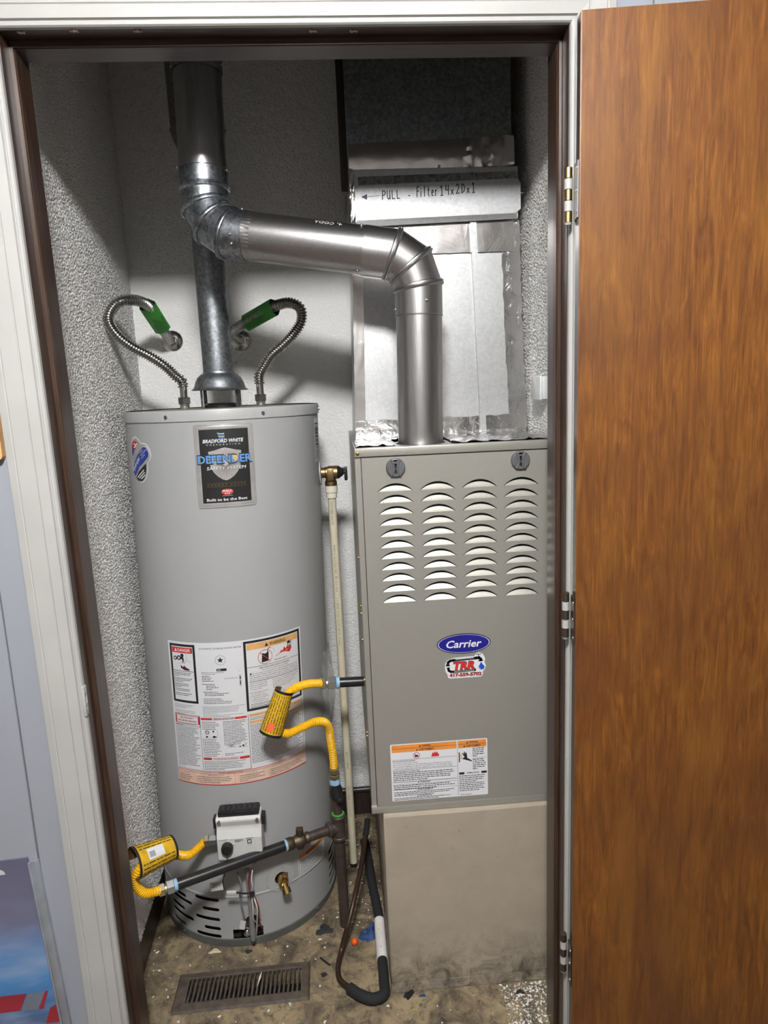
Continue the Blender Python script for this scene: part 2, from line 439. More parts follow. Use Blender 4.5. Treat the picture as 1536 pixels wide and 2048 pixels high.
# ------------------------------------------------------------------ print on sheets
_TC = {}
def text_mesh(s, bold=0.0):
    key = (s, bold)
    if key not in _TC:
        cu = bpy.data.curves.new('tmp', 'FONT'); cu.body = s; cu.size = 1.0; cu.resolution_u = 2; cu.offset = bold; cu.fill_mode = 'FRONT'
        ob = bpy.data.objects.new('tmp', cu); me = bpy.data.meshes.new_from_object(ob)
        V = [(v.co.x, v.co.y) for v in me.vertices]; F = [tuple(p.vertices) for p in me.polygons]
        bpy.data.objects.remove(ob); bpy.data.meshes.remove(me); bpy.data.curves.remove(cu)
        _TC[key] = (V, F)
    return _TC[key]
CAP = max(v[1] for v in text_mesh('H')[0])

class Sheet:
    """flat print laid on a mapped surface: map(s,t,h) -> point"""
    def __init__(s, mp, curved=True, cut=True): s.map = mp; s.cut = cut; s.cur = curved; s.L = {}; s.P = {}; s.hold = None; s.rnd = random.Random(3)
    def mb(s, col): return s.L.setdefault(col, MB())
    def put(s, V, F, col, lay, nm='shape'):
        m = s.mb(col); k0, f0 = len(m.v), len(m.f); m.add([s.map(a, b, 0.0003*lay) for a, b in V], F)
        d0 = max(a for a, b in V)-min(a for a, b in V); d1 = max(b for a, b in V)-min(b for a, b in V)
        big = s.cut and nm != 'text' and max(d0, d1) > 0.012 and min(d0, d1) > 0.0045
        if s.hold is not None: s.hold.append((col, V)); 
        s.P.setdefault(col, []).append((k0, len(m.v), f0, len(m.f), big, nm))
    def rect(s, a0, b0, a1, b1, col, lay=1):
        n = max(1, int(abs(a1-a0)/0.008)) if s.cur else 1
        V = [(a0+(a1-a0)*i/n, b) for i in range(n+1) for b in (b0, b1)]
        s.put(V, [(2*i, 2*i+2, 2*i+3, 2*i+1) for i in range(n)], col, lay)
    def frame(s, a0, b0, a1, b1, w, col, lay=1):
        sub = Sheet(s.map, s.cur); sub.rect(a0, b0, a1, b0+w, col, lay); sub.rect(a0, b1-w, a1, b1, col, lay)
        sub.rect(a0, b0+w, a0+w, b1-w, col, lay); sub.rect(a1-w, b0+w, a1, b1-w, col, lay)
        m = s.mb(col); k0, f0 = len(m.v), len(m.f); m.add(sub.L[col].v, sub.L[col].f)
        s.P.setdefault(col, []).append((k0, len(m.v), f0, len(m.f), s.cut and min(a1-a0, b1-b0) > 0.02, 'border'))
    def poly(s, pts, col, lay=1):
        tr = tessellate_polygon([[Vector((a, b, 0)) for a, b in pts]])
        s.put(pts, [tuple(t_) for t_ in tr], col, lay)
    def disc(s, a, b, r, col, lay=1, n=20, ry=None):
        s.poly([(a+r*cos(2*pi*i/n), b+(ry or r)*sin(2*pi*i/n)) for i in range(n)], col, lay)
    def ringd(s, a, b, r, w, col, lay=1, n=24, ry=None):
        ry = ry or r
        V = [(a+rr*cos(2*pi*i/n), b+(rr*ry/r)*sin(2*pi*i/n)) for i in range(n) for rr in (r, r-w)]
        s.put(V, [(2*i, (2*i+2) % (2*n), (2*i+3) % (2*n), 2*i+1) for i in range(n)], col, lay)
    def line(s, pts, w, col, lay=1):
        if s.cur:
            q = [pts[0]]
            for (a, b), (c, d) in zip(pts, pts[1:]):
                n = max(1, int(abs(c-a)/0.008)+1); q += [(a+(c-a)*k/n, b+(d-b)*k/n) for k in range(1, n+1)]
            pts = q
        for (a, b), (c, d) in zip(pts, pts[1:]):
            L = hypot(c-a, d-b) or 1e-9; nx, ny = -(d-b)/L*w/2, (c-a)/L*w/2
            ex, ey = (c-a)/L*w*0.3, (d-b)/L*w*0.3
            s.put([(a+nx-ex, b+ny-ey), (a-nx-ex, b-ny-ey), (c-nx+ex, d-ny+ey), (c+nx+ex, d+ny+ey)], [(0, 1, 2, 3)], col, lay)
    def text(s, st, a, b, h, col, lay=1, width=None, al='L', bold=0.0, shear=0.0, rot=0.0):
        V, F = text_mesh(st, bold)
        if not V: return
        k = h/CAP; x0 = min(v[0] for v in V); x1 = max(v[0] for v in V)
        kx = k if width is None else width/(x1-x0)
        W = (x1-x0)*kx; o = {'L': 0, 'C': -W/2, 'R': -W}[al]
        cr, sr = cos(rot), sin(rot)
        pts = []
        for x, y in V:
            X = (x-x0)*kx+o+shear*y*k; Y = y*k
            pts.append((a+X*cr-Y*sr, b+X*sr+Y*cr))
        s.put(pts, F, col, lay, 'text')
    def greek(s, a0, b_top, a1, n, pitch, thick, col='ink', lay=1, fill=1.0):
        R = s.rnd; thick *= 0.82
        for i in range(n):
            b = b_top - i*pitch; a = a0; end = a1 - (a1-a0)*R.random()*0.25*fill
            if i == n-1: end = a0+(a1-a0)*(0.3+0.5*R.random())
            while a < end-thick:
                wd = min(end-a, thick*(1.2+R.random()*4.0))
                s.rect(a, b-thick*0.5, a+wd, b+thick*0.5, col, lay); a += wd+thick*0.75
    def build(s, parent, names=None):
        short = lambda c: {'ink': 'black', 'ink_grey': 'grey', 'label_white': 'white'}.get(c, c.replace('label_', ''))
        for col, m in s.L.items():
            if not m.f: continue
            small = MB(); n_small = 0
            for (k0, k1, f0, f1, big, nm) in s.P.get(col, []):
                if big:
                    p = MB(); p.v = m.v[k0:k1]; p.f = [tuple(i-k0 for i in f) for f in m.f[f0:f1]]; p.mi = [0]*(f1-f0); p.sm = [False]*(f1-f0)
                    p.build(short(col)+'_'+nm, col, parent)
                else:
                    small.add(m.v[k0:k1], [tuple(i-k0 for i in f) for f in m.f[f0:f1]]); n_small += 1
            if small.f:
                o = small.build(short(col)+'_print', col, parent); o['kind'] = 'stuff'

# ================================================================== STRUCTURE
YB = 0.71           # closet back wall
XR = 0.977          # closet right wall
CEIL = 2.53
def xl(y): return -0.100 - 0.035*(y-0.1)

RGH = (0.030, -0.004, 0.318, 0.070)      # register opening in the floor
fo_ = [(-0.3, -0.20), (1.2, -0.20), (1.2, 0.80), (-0.3, 0.80)]; fh_ = [(RGH[0], RGH[1]), (RGH[2], RGH[1]), (RGH[2], RGH[3]), (RGH[0], RGH[3])]
V2, F2 = plate2d(fo_, [fh_]); m = MB()
for z_ in (0.0, -0.04): m.add([(x, y, z_) for x, y in V2], F2)
for lp_ in (fo_, fh_): m.add([(x, y, z_) for z_ in (0.0, -0.04) for x, y in lp_], [(i, (i+1) % 4, 4+(i+1) % 4, 4+i) for i in range(4)])
struct(m.build('floor', 'floor_dirty'), 'dirty stained closet floor with grime and paint specks', 'floor')
m = MB(); m.box((-1.6, -3.4, -0.04), (2.7, -0.2005, 0.0)); struct(m.build('floor.001', 'room_floor'), 'dark floor of the room in front of the closet', 'floor')
def band_noise(nu, nv, step, lam_hi, lam_lo, seed):
    # random relief between two wavelengths on a grid, normalised to unit deviation
    g = np.random.default_rng(seed).standard_normal((nu, nv)); f = np.fft.rfft2(g)
    ku = np.fft.fftfreq(nu, step)[:, None]; kv = np.fft.rfftfreq(nv, step)[None, :]; k2 = ku*ku+kv*kv
    f *= np.exp(-k2*lam_lo**2)*(1-np.exp(-k2*lam_hi**2))
    h = np.fft.irfft2(f, (nu, nv)); return h/h.std()
def stucco_skin(parent, mat, origin, du, dv, nrm, lu, lv, step, relief):
    nu, nv = int(lu/step)+1, int(lv/step)+1
    h = relief(nu, nv, step)
    uu, vv = np.meshgrid(np.arange(nu)*step, np.arange(nv)*step, indexing='ij')
    o, du, dv, nr = (np.array(a, float) for a in (origin, du, dv, nrm))
    co = (o + uu[..., None]*du + vv[..., None]*dv + h[..., None]*nr).reshape(-1, 3)
    i = np.arange(nu*nv).reshape(nu, nv)
    q = np.stack([i[:-1, :-1], i[1:, :-1], i[1:, 1:], i[:-1, 1:]], -1).reshape(-1, 4)
    me = bpy.data.meshes.new('stucco_coat'); me.vertices.add(len(co)); me.vertices.foreach_set('co', co.ravel().astype(np.float32))
    me.loops.add(q.size); me.loops.foreach_set('vertex_index', q.ravel().astype(np.int32))
    me.polygons.add(len(q)); me.polygons.foreach_set('loop_start', (np.arange(len(q))*4).astype(np.int32))
    me.polygons.foreach_set('use_smooth', np.ones(len(q), bool)); me.update(calc_edges=True)
    me.materials.append(M(mat)); ob = bpy.data.objects.new('stucco_coat', me); COL.objects.link(ob); ob.parent = parent; return ob
def rough_relief(seed):
    def f(nu, nv, st):
        a = band_noise(nu, nv, st, 0.011, 0.0040, seed)
        return 0.0036+0.0030*np.tanh((a+0.30)*1.1)
    return f
def pit_relief(seed):
    def f(nu, nv, st):
        a = band_noise(nu, nv, st, 0.012, 0.0042, seed); b = band_noise(nu, nv, st, 0.10, 0.03, seed+1)
        return 0.0045-0.0044*np.clip((a-1.15)*3.0, 0, 1)+0.0003*b+0.0002*a
    return f
m = MB(); m.box((-0.3, YB, 0.0), (1.2, YB+0.08, CEIL)); wbk = struct(m.build('wall_back', 'stucco_back'), 'pitted white stucco wall at the back of the closet', 'wall')
m = MB()
m.prism([(xl(-0.12), -0.12, 0), (xl(YB), YB, 0), (xl(YB)-0.1, YB, 0), (xl(YB)-0.1, -0.12, 0)], (0, 0, CEIL)); wlf = struct(m.build('wall_left', 'stucco_left'), 'rough popcorn textured wall on the left side of the closet', 'wall')
m = MB(); m.box((XR, -0.12, 0), (XR+0.1, YB, CEIL)); wrt = struct(m.build('wall_right', 'stucco_right'), 'rough popcorn textured wall beside the furnace', 'wall')
dl_ = Vector((xl(YB)-xl(-0.118), YB+0.118, 0)); ll_ = dl_.length; dl_.normalize()
stucco_skin(wlf, 'stucco_left', (xl(-0.118), -0.118, 0), dl_, (0, 0, 1), (dl_.y, -dl_.x, 0), ll_, CEIL, 0.0021, rough_relief(3))
stucco_skin(wrt, 'stucco_right', (XR, -0.118, 1.25), (0, 1, 0), (0, 0, 1), (-1, 0, 0), YB+0.118, CEIL-1.25, 0.0021, rough_relief(8))
stucco_skin(wbk, 'stucco_back', (xl(YB), YB, 0), (1, 0, 0), (0, 0, 1), (0, -1, 0), 0.70, CEIL, 0.0021, pit_relief(5))
m = MB(); m.box((-0.3, -0.12, CEIL), (1.2, 0.80, CEIL+0.05)); struct(m.build('ceiling', 'ceiling_white'), 'ceiling inside the closet', 'ceiling')
m = MB(); m.box((-1.6, -3.4, CEIL), (2.7, -0.2, CEIL+0.05)); struct(m.build('ceiling.001', 'ceiling_white'), 'ceiling of the room in front of the closet', 'ceiling')
# front partition with the opening
m = MB()
m.box((-1.6, -0.194, 0), (-0.045, -0.12, CEIL)); m.box((0.915, -0.194, 0), (2.7, -0.12, CEIL)); m.box((-0.045, -0.194, 2.055), (0.915, -0.12, CEIL))
wf = struct(m.build('wall_front', 'room_wall'), 'grey panelled wall around the closet opening', 'wall')
def panel(x0, x1, z0, z1):
    b = MB(); b.box((x0+0.0012, -0.200, z0), (x1-0.0012, -0.1938, z1), bevel=0.0012, seg=1); b.build('panel', 'grey_panel', wf)
for a, b in ((-1.6, -1.365), (-1.365, -1.06), (-1.06, -0.76), (-0.76, -0.46), (-0.46, -0.157), (-0.157, -0.045)): panel(a, b, 0, CEIL)
for a, b in ((0.915, 1.05), (1.05, 1.35), (1.35, 1.65), (1.65, 1.95), (1.95, 2.25), (2.25, 2.7)): panel(a, b, 0, CEIL)
panel(-0.043, 0.913, 2.06, CEIL)
m = MB(); m.box((-1.65, -3.4, 0), (-1.6, -0.12, CEIL)); struct(m.build('wall_left.001', 'room_wall'), 'side wall of the room left of the closet', 'wall')
m = MB(); m.box((2.7, -3.4, 0), (2.75, -0.12, CEIL)); struct(m.build('wall_right.001', 'room_wall'), 'side wall of the room right of the closet', 'wall')
m = MB(); m.box((-1.65, -3.45, 0), (2.75, -3.4, CEIL)); struct(m.build('wall_rear', 'room_wall'), 'far wall of the room opposite the closet', 'wall')

# ---- jambs with stops (left one a little out of plumb)
LEAN_J = 0.0057
def sheared(mb, k, x=True):
    mb.v = [(v[0]-k*v[2], v[1], v[2]) for v in mb.v]; return mb
JT = 2.03
trimA = thing('trim_1', 'dark brown wooden door jamb along the left of the opening', 'door jamb', (-0.03, -0.16, 0)); trimA['kind'] = 'structure'
m = MB(); m.box((-0.045, -0.203, 0), (-0.020, -0.118, JT+0.02), bevel=0.001, seg=1); sheared(m, LEAN_J*0.8).build('jamb_board', 'jamb_wood', trimA)
m = MB()
pr = [(-0.0205, -0.1695), (-0.0135, -0.1695), (-0.0115, -0.1672), (-0.0110, -0.150), (-0.0110, -0.1185), (-0.0205, -0.1185)]
m.prism([(a, b, 0) for a, b in pr], (0, 0, JT+0.006)); sheared(m, LEAN_J*0.8).build('stop', 'jamb_wood', trimA)
m = MB(); m.box((-0.0208, -0.1715, 0), (-0.0125, -0.1693, JT+0.003), bevel=0.0008, seg=1); sheared(m, LEAN_J*0.8); so = m.build('stop_edge', 'jamb_wood', trimA)
trimB = thing('trim_2', 'dark brown wooden door jamb along the hinge side', 'door jamb', (0.91, -0.16, 0)); trimB['kind'] = 'structure'
m = MB(); m.box((0.9020, -0.203, 0), (0.925, -0.118, JT+0.02), bevel=0.001, seg=1); m.build('jamb_board', 'jamb_wood', trimB)
m = MB(); m.prism([(a, b, 0) for a, b in ((0.9022, -0.1695), (0.896, -0.1695), (0.8935, -0.166), (0.893, -0.150), (0.893, -0.1185), (0.9022, -0.1185))], (0, 0, JT+0.006)); m.build('stop', 'jamb_wood', trimB)
m = MB(); m.box((0.8955, -0.1715, 0), (0.9020, -0.1693, JT+0.003), bevel=0.0008, seg=1); so = m.build('stop_edge', 'jamb_wood', trimB)
trimC = thing('trim_3', 'dark brown wooden head jamb over the opening', 'door jamb', (0.44, -0.16, JT)); trimC['kind'] = 'structure'
m = MB(); m.box((-0.0325, -0.203, JT+0.012), (0.925, -0.118, JT+0.030), bevel=0.001, seg=1); m.build('jamb_board', 'head_wood', trimC)
m = MB(); m.box((-0.030, -0.1695, JT), (0.902, -0.1185, JT+0.0125), bevel=0.0015, seg=1); m.build('stop', 'head_wood', trimC)
m = MB(); m.box((-0.028, -0.1712, JT+0.001), (0.900, -0.1690, JT+0.0122), bevel=0.0006, seg=1); so = m.build('stop_edge', 'head_wood', trimC)
for i, px in enumerate((40, 145, 272, 622, 703)):
    p = on(px, 62 if i else 65, 'z', JT+0.0115); b = MB()
    for k in range(3):
        a = random.random()*3; b.box((p.x-0.004+k*0.004, p.y-0.002, JT+0.0098), (p.x+0.002+k*0.004, p.y+0.0008, JT+0.0118), rot=Matrix.Rotation(a, 3, 'Z'))
    b.build('paint_splinter', 'plaster', trimC)

# ---- white casing (profiled boards)
def casing_profile(w):
    # (across from the inner edge, out from the wall) profile
    return [(0, 0), (0, 0.010), (0.002, 0.013), (0.006, 0.0135), (0.0075, 0.0115), (0.009, 0.0115), (0.0105, 0.0165), (0.028, 0.0185), (0.030, 0.0165), (0.0315, 0.0185), (0.058, 0.021), (0.060, 0.0195), (0.062, 0.021), (w, 0.020), (w, 0)]
W_C = 0.074
def casing(name, label, side):
    pts = casing_profile(W_C); b = MB()
    if side == 'L':
        r0 = [(-0.0205-a, -0.2003-o, 0.0) for a, o in pts]; r1 = [(-0.0205-a-LEAN_J*0.8*(JT+0.014), -0.2003-o, JT+0.012+a) for a, o in pts]
    elif side == 'R':
        r0 = [(0.9030+a, -0.2003-o, 0.0) for a, o in pts]; r1 = [(0.9030+a, -0.2003-o, JT+0.012+a) for a, o in pts]
    else:
        r0 = [(-0.0205-a-LEAN_J*0.8*(JT+0.014), -0.2003-o, JT+0.0122+a) for a, o in pts]; r1 = [(0.9030+a, -0.2003-o, JT+0.0122+a) for a, o in pts]
    b.ring_strip([[Vector(p) for p in r0], [Vector(p) for p in r1]], smooth=False)
    o = b.build(name, 'white_trim'); return struct(o, label, 'door casing')
casing('trim_4', 'white painted door casing left of the opening', 'L')
casing('trim_5', 'white painted door casing behind the hinges', 'R')
casing('trim_6', 'white painted head casing above the opening', 'T')
# strike plate on the left casing edge
p = on(168, 1402, 'x', -0.027); sp = thing('strike_plate', 'small painted strike plate on the left jamb edge', 'strike plate', (-0.026, -0.2, p.z))
b = MB(); b.box((-0.0285, -0.2155, p.z-0.030), (-0.0225, -0.2005, p.z+0.030), bevel=0.002); spp = b.build('plate', 'white_trim', sp); b = MB(); b.box((-0.0262, -0.2120, p.z-0.004), (-0.0200, -0.2045, p.z+0.014)); b.box((-0.0262, -0.2120, p.z-0.016), (-0.0200, -0.2065, p.z-0.009)); cut_from(spp, b, sp)
b = MB(); b.box((-0.0264, -0.2122, p.z-0.0042), (-0.0259, -0.2043, p.z+0.0142)); b.build('mortise_wood', 'jamb_wood', sp)
b = MB(); b.box((-0.0264, -0.2122, p.z-0.0162), (-0.0259, -0.2063, p.z-0.0088)); b.build('screw_wood', 'jamb_wood', sp)

# ---- baseboards
m = MB(); m.prism([(xl(-0.1)+0.007, -0.1, 0), (xl(YB)+0.007, YB, 0), (xl(YB), YB, 0), (xl(-0.1), -0.1, 0)], (0, 0, 0.085)); struct(m.build('baseboard_left', 'base_wood'), 'dark battered baseboard along the left closet wall', 'baseboard')
m = MB(); m.box((xl(YB)+0.01, YB-0.012, 0), (XR-0.001, YB, 0.088)); m.cyl((xl(YB)+0.01, YB-0.010, 0.092), (XR-0.001, YB-0.010, 0.092), 0.010, seg=10); struct(m.build('baseboard_back', 'base_wood'), 'dark brown baseboard with rounded bead at the back wall', 'baseboard')

# ---- lamp in the room
lp = thing('ceiling_lamp_offscreen', 'frosted glass ceiling lamp of the room in front of the closet', 'lamp', (LAMP_LOC[0], LAMP_LOC[1], CEIL))
LZ = LAMP_LOC[2]
m = MB(); m.lathe((LAMP_LOC[0], LAMP_LOC[1], CEIL), (0, 0, -1), [(0.065, 0), (0.068, 0.008), (0.060, 0.022), (0.012, 0.024), (0.012, CEIL-LZ-0.052)], 32); m.build('canopy', 'white_trim', lp)
m = MB(); m.lathe((LAMP_LOC[0], LAMP_LOC[1], LZ), (0, 0, -1), [(0.02, -0.055), (0.09, -0.050), (0.135, -0.030), (0.145, -0.005), (0.135, 0.025), (0.10, 0.045), (0.05, 0.055), (0.001, 0.057)], 40); m.build('glass_dome_offscreen', 'lamp_glass', lp)

# ================================================================== DOOR
DA = radians(-7.31); ddir = Vector((cos(DA), sin(DA), 0)); dn = Vector((sin(DA), -cos(DA), 0))   # dn towards the room
DF = Vector((0.897, -0.276, 0)); DTH = 0.034; DW = 0.895; DH = 2.028
door = thing('door_1', 'open wooden closet door with orange brown veneer', 'door', (DF.x, DF.y, 0.012)); door['kind'] = 'structure'
q0 = DF.copy(); q1 = DF+ddir*DW
def dpt(a, d, z): return DF + ddir*a - dn*d + Vector((0, 0, z))
m = MB(); m.prism([dpt(0.0022, 0, 0.012), dpt(DW, 0, 0.012), dpt(DW, 0.003, 0.012), dpt(0.0022, 0.003, 0.012)], (0, 0, DH-0.012)); m.build('veneer_face', 'door_veneer', door)
m = MB(); m.prism([dpt(0.0006, 0.003, 0.012), dpt(DW, 0.003, 0.012), dpt(DW, DTH-0.003, 0.012), dpt(0.0006, DTH-0.003, 0.012)], (0, 0, DH-0.012)); m.build('core', 'door_edge', door)
m = MB(); m.prism([dpt(0.0, 0.0005, 0.012), dpt(0.0022, 0.0, 0.012), dpt(0.0022, 0.003, 0.012), dpt(0.0006, 0.003, 0.012)], (0, 0, DH-0.012)); m.build('edge_band', 'door_veneer', door)
m = MB(); m.prism([dpt(0.0, DTH-0.003, 0.012), dpt(DW, DTH-0.003, 0.012), dpt(DW, DTH, 0.012), dpt(0.0, DTH, 0.012)], (0, 0, DH-0.012)); m.build('outer_face', 'white_trim', door)
for i, (pyc, hl) in enumerate(((390, 0.089), (1230, 0.089), (1905, 0.089))):
    c = on(1136, pyc, 'y', -0.232); z0, z1 = c.z-hl/2, c.z+hl/2
    b = MB(); X, Y = 0.8945, -0.2285
    # leaves
    b.prism([dpt(0.0001, 0.006, z0), dpt(0.0001, DTH-0.002, z0), dpt(-0.0018, DTH-0.002, z0), dpt(-0.0018, 0.006, z0)], (0, 0, hl))
    h = b.build('hinge', 'hinge_leaf' if i == 0 else 'door_edge', door); h['label'] = 'door leaf of the %s hinge' % ('top', 'middle', 'bottom')[i]
    for k in range(5):
        b = MB(); a0 = z0+hl*k/5; a1 = z0+hl*(k+1)/5
        b.cyl((X, Y, a0+0.0006), (X, Y, a1-0.0006), 0.0068, seg=16)
        nm = 'white_trim' if k % 2 else ('hinge_brass' if i == 0 else 'valve_rust')
        b.build('knuckle', nm, h)
    b = MB(); b.cyl((X, Y, z0-0.004), (X, Y, z0), 0.005, 0.0068, seg=16); b.build('pin_tip', 'white_trim', h)
    for k in range(3):
        b = MB(); q = dpt(-0.0018, 0.012 if k != 1 else 0.018, z0+hl*(0.12+0.38*k)); b.cyl(q, q-ddir*0.0008, 0.0035, seg=12); b.build('screw', 'screw', h)

# ================================================================== WATER HEATER
HX, HY, HR, HLX, HT = 0.1492, 0.412, 0.250, 0.0191, 1.4227
def H(phi, z, r=HR):     # phi in degrees from the front, positive to the right
    a = radians(phi); return Vector((HX+HLX*z+r*sin(a), HY-r*cos(a), z))
def hring(z, r, n=96): return [H(360.0*i/n, z, r) for i in range(n)]
wh = thing('water_heater', 'tall grey cylindrical gas water heater in the closet corner', 'water heater', (HX, HY, 0))
m = MB(); RJ = HR-0.0012; m.ring_strip([hring(z, HR, 120) for z in (0.152, 0.158, 0.196, 0.204, 0.6, 1.0, 1.405)]+[hring(z, RJ, 120) for z in (1.405, 1.0, 0.6, 0.204, 0.196, 0.158, 0.152)]+[hring(0.152, HR, 120)], cap0=False, cap1=False); jk = m.build('jacket', 'heater_grey', wh)
m = MB(); m.ring_strip([hring(1.397, HR+0.0028), hring(1.4185, HR+0.0028), hring(HT, HR+0.001), hring(HT, HR-0.004)], cap0=False, cap1=False); m.ring_strip([hring(1.397, HR+0.0028), hring(1.397, HR-0.001)], cap0=False, cap1=False); cap_o = m.build('top_rim', 'heater_cap', wh)
m = MB(); m.ring_strip([hring(HT-0.003, HR-0.0045), hring(HT-0.0006, 0.15), hring(HT-0.0005, 0.04)], cap0=False, cap1=True); m.build('top_plate', 'heater_top_dirty', wh)
for ph in (-22, 30, 88):
    b = MB(); b.cyl(H(ph, 1.409, HR+0.002), H(ph, 1.409, HR+0.0065), 0.004, seg=12); b.build('screw', 'screw', cap_o)
# skirt with cut slots
def skirt():
    n = 192; RI = HR-0.0012
    b = MB(); b.ring_strip([hring(0.020, HR, n), hring(0.150, HR, n), hring(0.150, RI, n), hring(0.020, RI, n), hring(0.020, HR, n)], cap0=False, cap1=False)
    o = b.build('skirt', 'heater_grey', wh)
    cut = MB()
    def slot(p0, p1, z, h=0.0105):
        n2 = max(3, int(abs(p1-p0)/2)); rr = h/2; out = []
        lo, hi = min(p0, p1), max(p0, p1); dr = math.degrees(rr/HR)
        outl = [(lo+dr-dr*sin(pi*k/8), z+rr*cos(pi*k/8)) for k in range(9)]
        outl += [(lo+dr+(hi-lo-2*dr)*k/n2, z-rr) for k in range(1, n2)]
        outl += [(hi-dr+dr*sin(pi*k/8), z-rr*cos(pi*k/8)) for k in range(9)]
        outl += [(hi-dr-(hi-lo-2*dr)*k/n2, z+rr) for k in range(1, n2)]
        k = len(outl); V = [H(a, c, HR+0.006) for a, c in outl]+[H(a, c, HR-0.008) for a, c in outl]
        P = [Vector((radians(a)*HR, c, 0)) for a, c in outl]; tri = tessellate_polygon([P])
        F = [tuple(t_) for t_ in tri]+[tuple(i+k for i in reversed(t_)) for t_ in tri]+[(i, (i+1) % k, k+(i+1) % k, k+i) for i in range(k)]
        cut.add(V, F)
    for z, a, c in ((0.139, -29, -12.5), (0.110, -24, -12.5), (0.0805, -29.5, -12.5), (0.053, -23.5, -12.4), (0.030, -29.6, -12.3)): slot(a, c, z)
    for z, a, c in ((0.125, -53, -37), (0.110, -53, -32), (0.083, -53, -39), (0.062, -52.5, -31.5), (0.035, -52.5, -39)): slot(a, c, z)
    for z in (0.135, 0.110, 0.085, 0.060, 0.036): slot(69, 84, z)
    # combustion opening: rectangle and round access hole
    for poly in ([(-4.8, 0.0235), (13.4, 0.0235), (13.4, 0.052), (-4.8, 0.052)], [(7.2+4.7*cos(2*pi*k/20), 0.070+0.0205*sin(2*pi*k/20)) for k in range(20)]):
        k = len(poly); V = [H(a, c, HR+0.006) for a, c in poly]+[H(a, c, HR-0.012) for a, c in poly]
        P = [Vector((radians(a)*HR, c, 0)) for a, c in poly]; tri = tessellate_polygon([P])
        cut.add(V, [tuple(t_) for t_ in tri]+[tuple(i+k for i in reversed(t_)) for t_ in tri]+[(i, (i+1) % k, k+(i+1) % k, k+i) for i in range(k)])
    co = cut.build('cutter', 'black', wh)
    md = o.modifiers.new('b', 'BOOLEAN'); md.object = co; md.operation = 'DIFFERENCE'; md.solver = 'EXACT'; md.use_self = True
    bpy.context.view_layer.update()
    dg = bpy.context.evaluated_depsgraph_get(); me = bpy.data.meshes.new_from_object(o.evaluated_get(dg))
    o.modifiers.clear(); old = o.data; o.data = me; me.name = 'skirt'
    bpy.data.objects.remove(co, do_unlink=True)
    return o
sk = skirt()
m = MB(); m.ring_strip([hring(0.146, HR+0.0006), hring(0.1485, HR+0.0022), hring(0.152, HR+0.0022), hring(0.1545, HR+0.0004)], cap0=False, cap1=False); m.build('skirt_bead', 'heater_grey', wh)
m = MB(); m.ring_strip([hring(0.0005, HR+0.001), hring(0.018, HR+0.003), hring(0.0235, HR+0.003), hring(0.0245, HR)], cap0=True, cap1=False); m.build('base_ring', 'heater_base', wh)
for ph in (52, -40):
    b = MB(); b.cyl(H(ph, 0.016, HR+0.002), H(ph, 0.016, HR+0.006), 0.004, seg=10); b.build('screw', 'screw', wh)
m = MB(); m.ring_strip([hring(0.012, HR-0.02), hring(0.148, HR-0.02)], cap0=True, cap1=True); m.build('chamber', 'iron_brown', wh)
# access cover plate edge lines + burner tray glimpse
m = MB()
for i in range(12):
    a0, a1 = -7.2+(13.6+7.2)*i/12, -7.2+(13.6+7.2)*(i+1)/12
    m.add([H(a0, 0.134, HR+0.0012), H(a1, 0.134, HR+0.0012), H(a1, 0.1385, HR+0.0012), H(a0, 0.1385, HR+0.0012)], [(0, 1, 2, 3)])
m.add([H(-7.6, 0.024, HR+0.0012), H(-7.0, 0.024, HR+0.0012), H(-7.0, 0.138, HR+0.0012), H(-7.6, 0.138, HR+0.0012)], [(0, 1, 2, 3)])
m.build('access_cover_edge', 'heater_cap', wh)
m = MB(); m.sphere(H(3.5, 0.034, HR-0.008), 0.011, 12); m.build('burner_knob', 'chrome', wh)
m = MB(); m.lathe(H(26, 0.176, HR-0.004), H(26, 0.176, 1)-H(26, 0.176, 0), [(0.038, 0.0035), (0.038, 0.0048), (0.017, 0.0048), (0.0165, 0.0035)], 28, cap0=False, cap1=False); dr = m.build('drain_plate', 'heater_cap', wh)
axd = (H(26, 0.176, 1)-H(26, 0.176, 0)).normalized()
m = MB(); m.cyl(H(26, 0.176, HR-0.010), H(26, 0.176, HR+0.010), 0.0165, seg=24); cut_from(jk, m, wh)
m = MB(); m.lathe(H(26, 0.176, HR-0.0012), -axd, [(0.0166, 0.0), (0.0166, 0.040)], 24, cap0=False); m.build('drain_well', 'iron_brown', wh)
dv = thing('drain_valve', 'small brass drain valve low on the grey water heater', 'valve', H(26, 0.17, HR+0.02))
ax = (H(26, 0.176, 1)-H(26, 0.176, 0)).normalized()
m = MB(); c0 = H(26, 0.178, HR+0.0012); m.lathe(c0, ax, [(0.0085, -0.040), (0.0085, -0.001), (0.011, 0), (0.011, 0.010), (0.013, 0.012), (0.013, 0.022), (0.009, 0.024), (0.009, 0.030)], 16)
dl = (ax*0.55+Vector((0.05, 0, -0.8))).normalized(); c1 = c0+ax*0.022
m.lathe(c1, dl, [(0.0085, 0), (0.0085, 0.012), (0.0115, 0.014), (0.0115, 0.028), (0.0095, 0.028), (0.0095, 0.012)], 16); m.build('body', 'brass', dv)
m = MB(); m.cyl(c1+Vector((0, 0, 0.006)), c1+Vector((0.004, 0, 0.020)), 0.006, 0.008, seg=12); m.box(c1+Vector((-0.004, -0.004, 0.016)), c1+Vector((0.012, 0.003, 0.028)), bevel=0.002); m.build('stem', 'brass_old', dv)

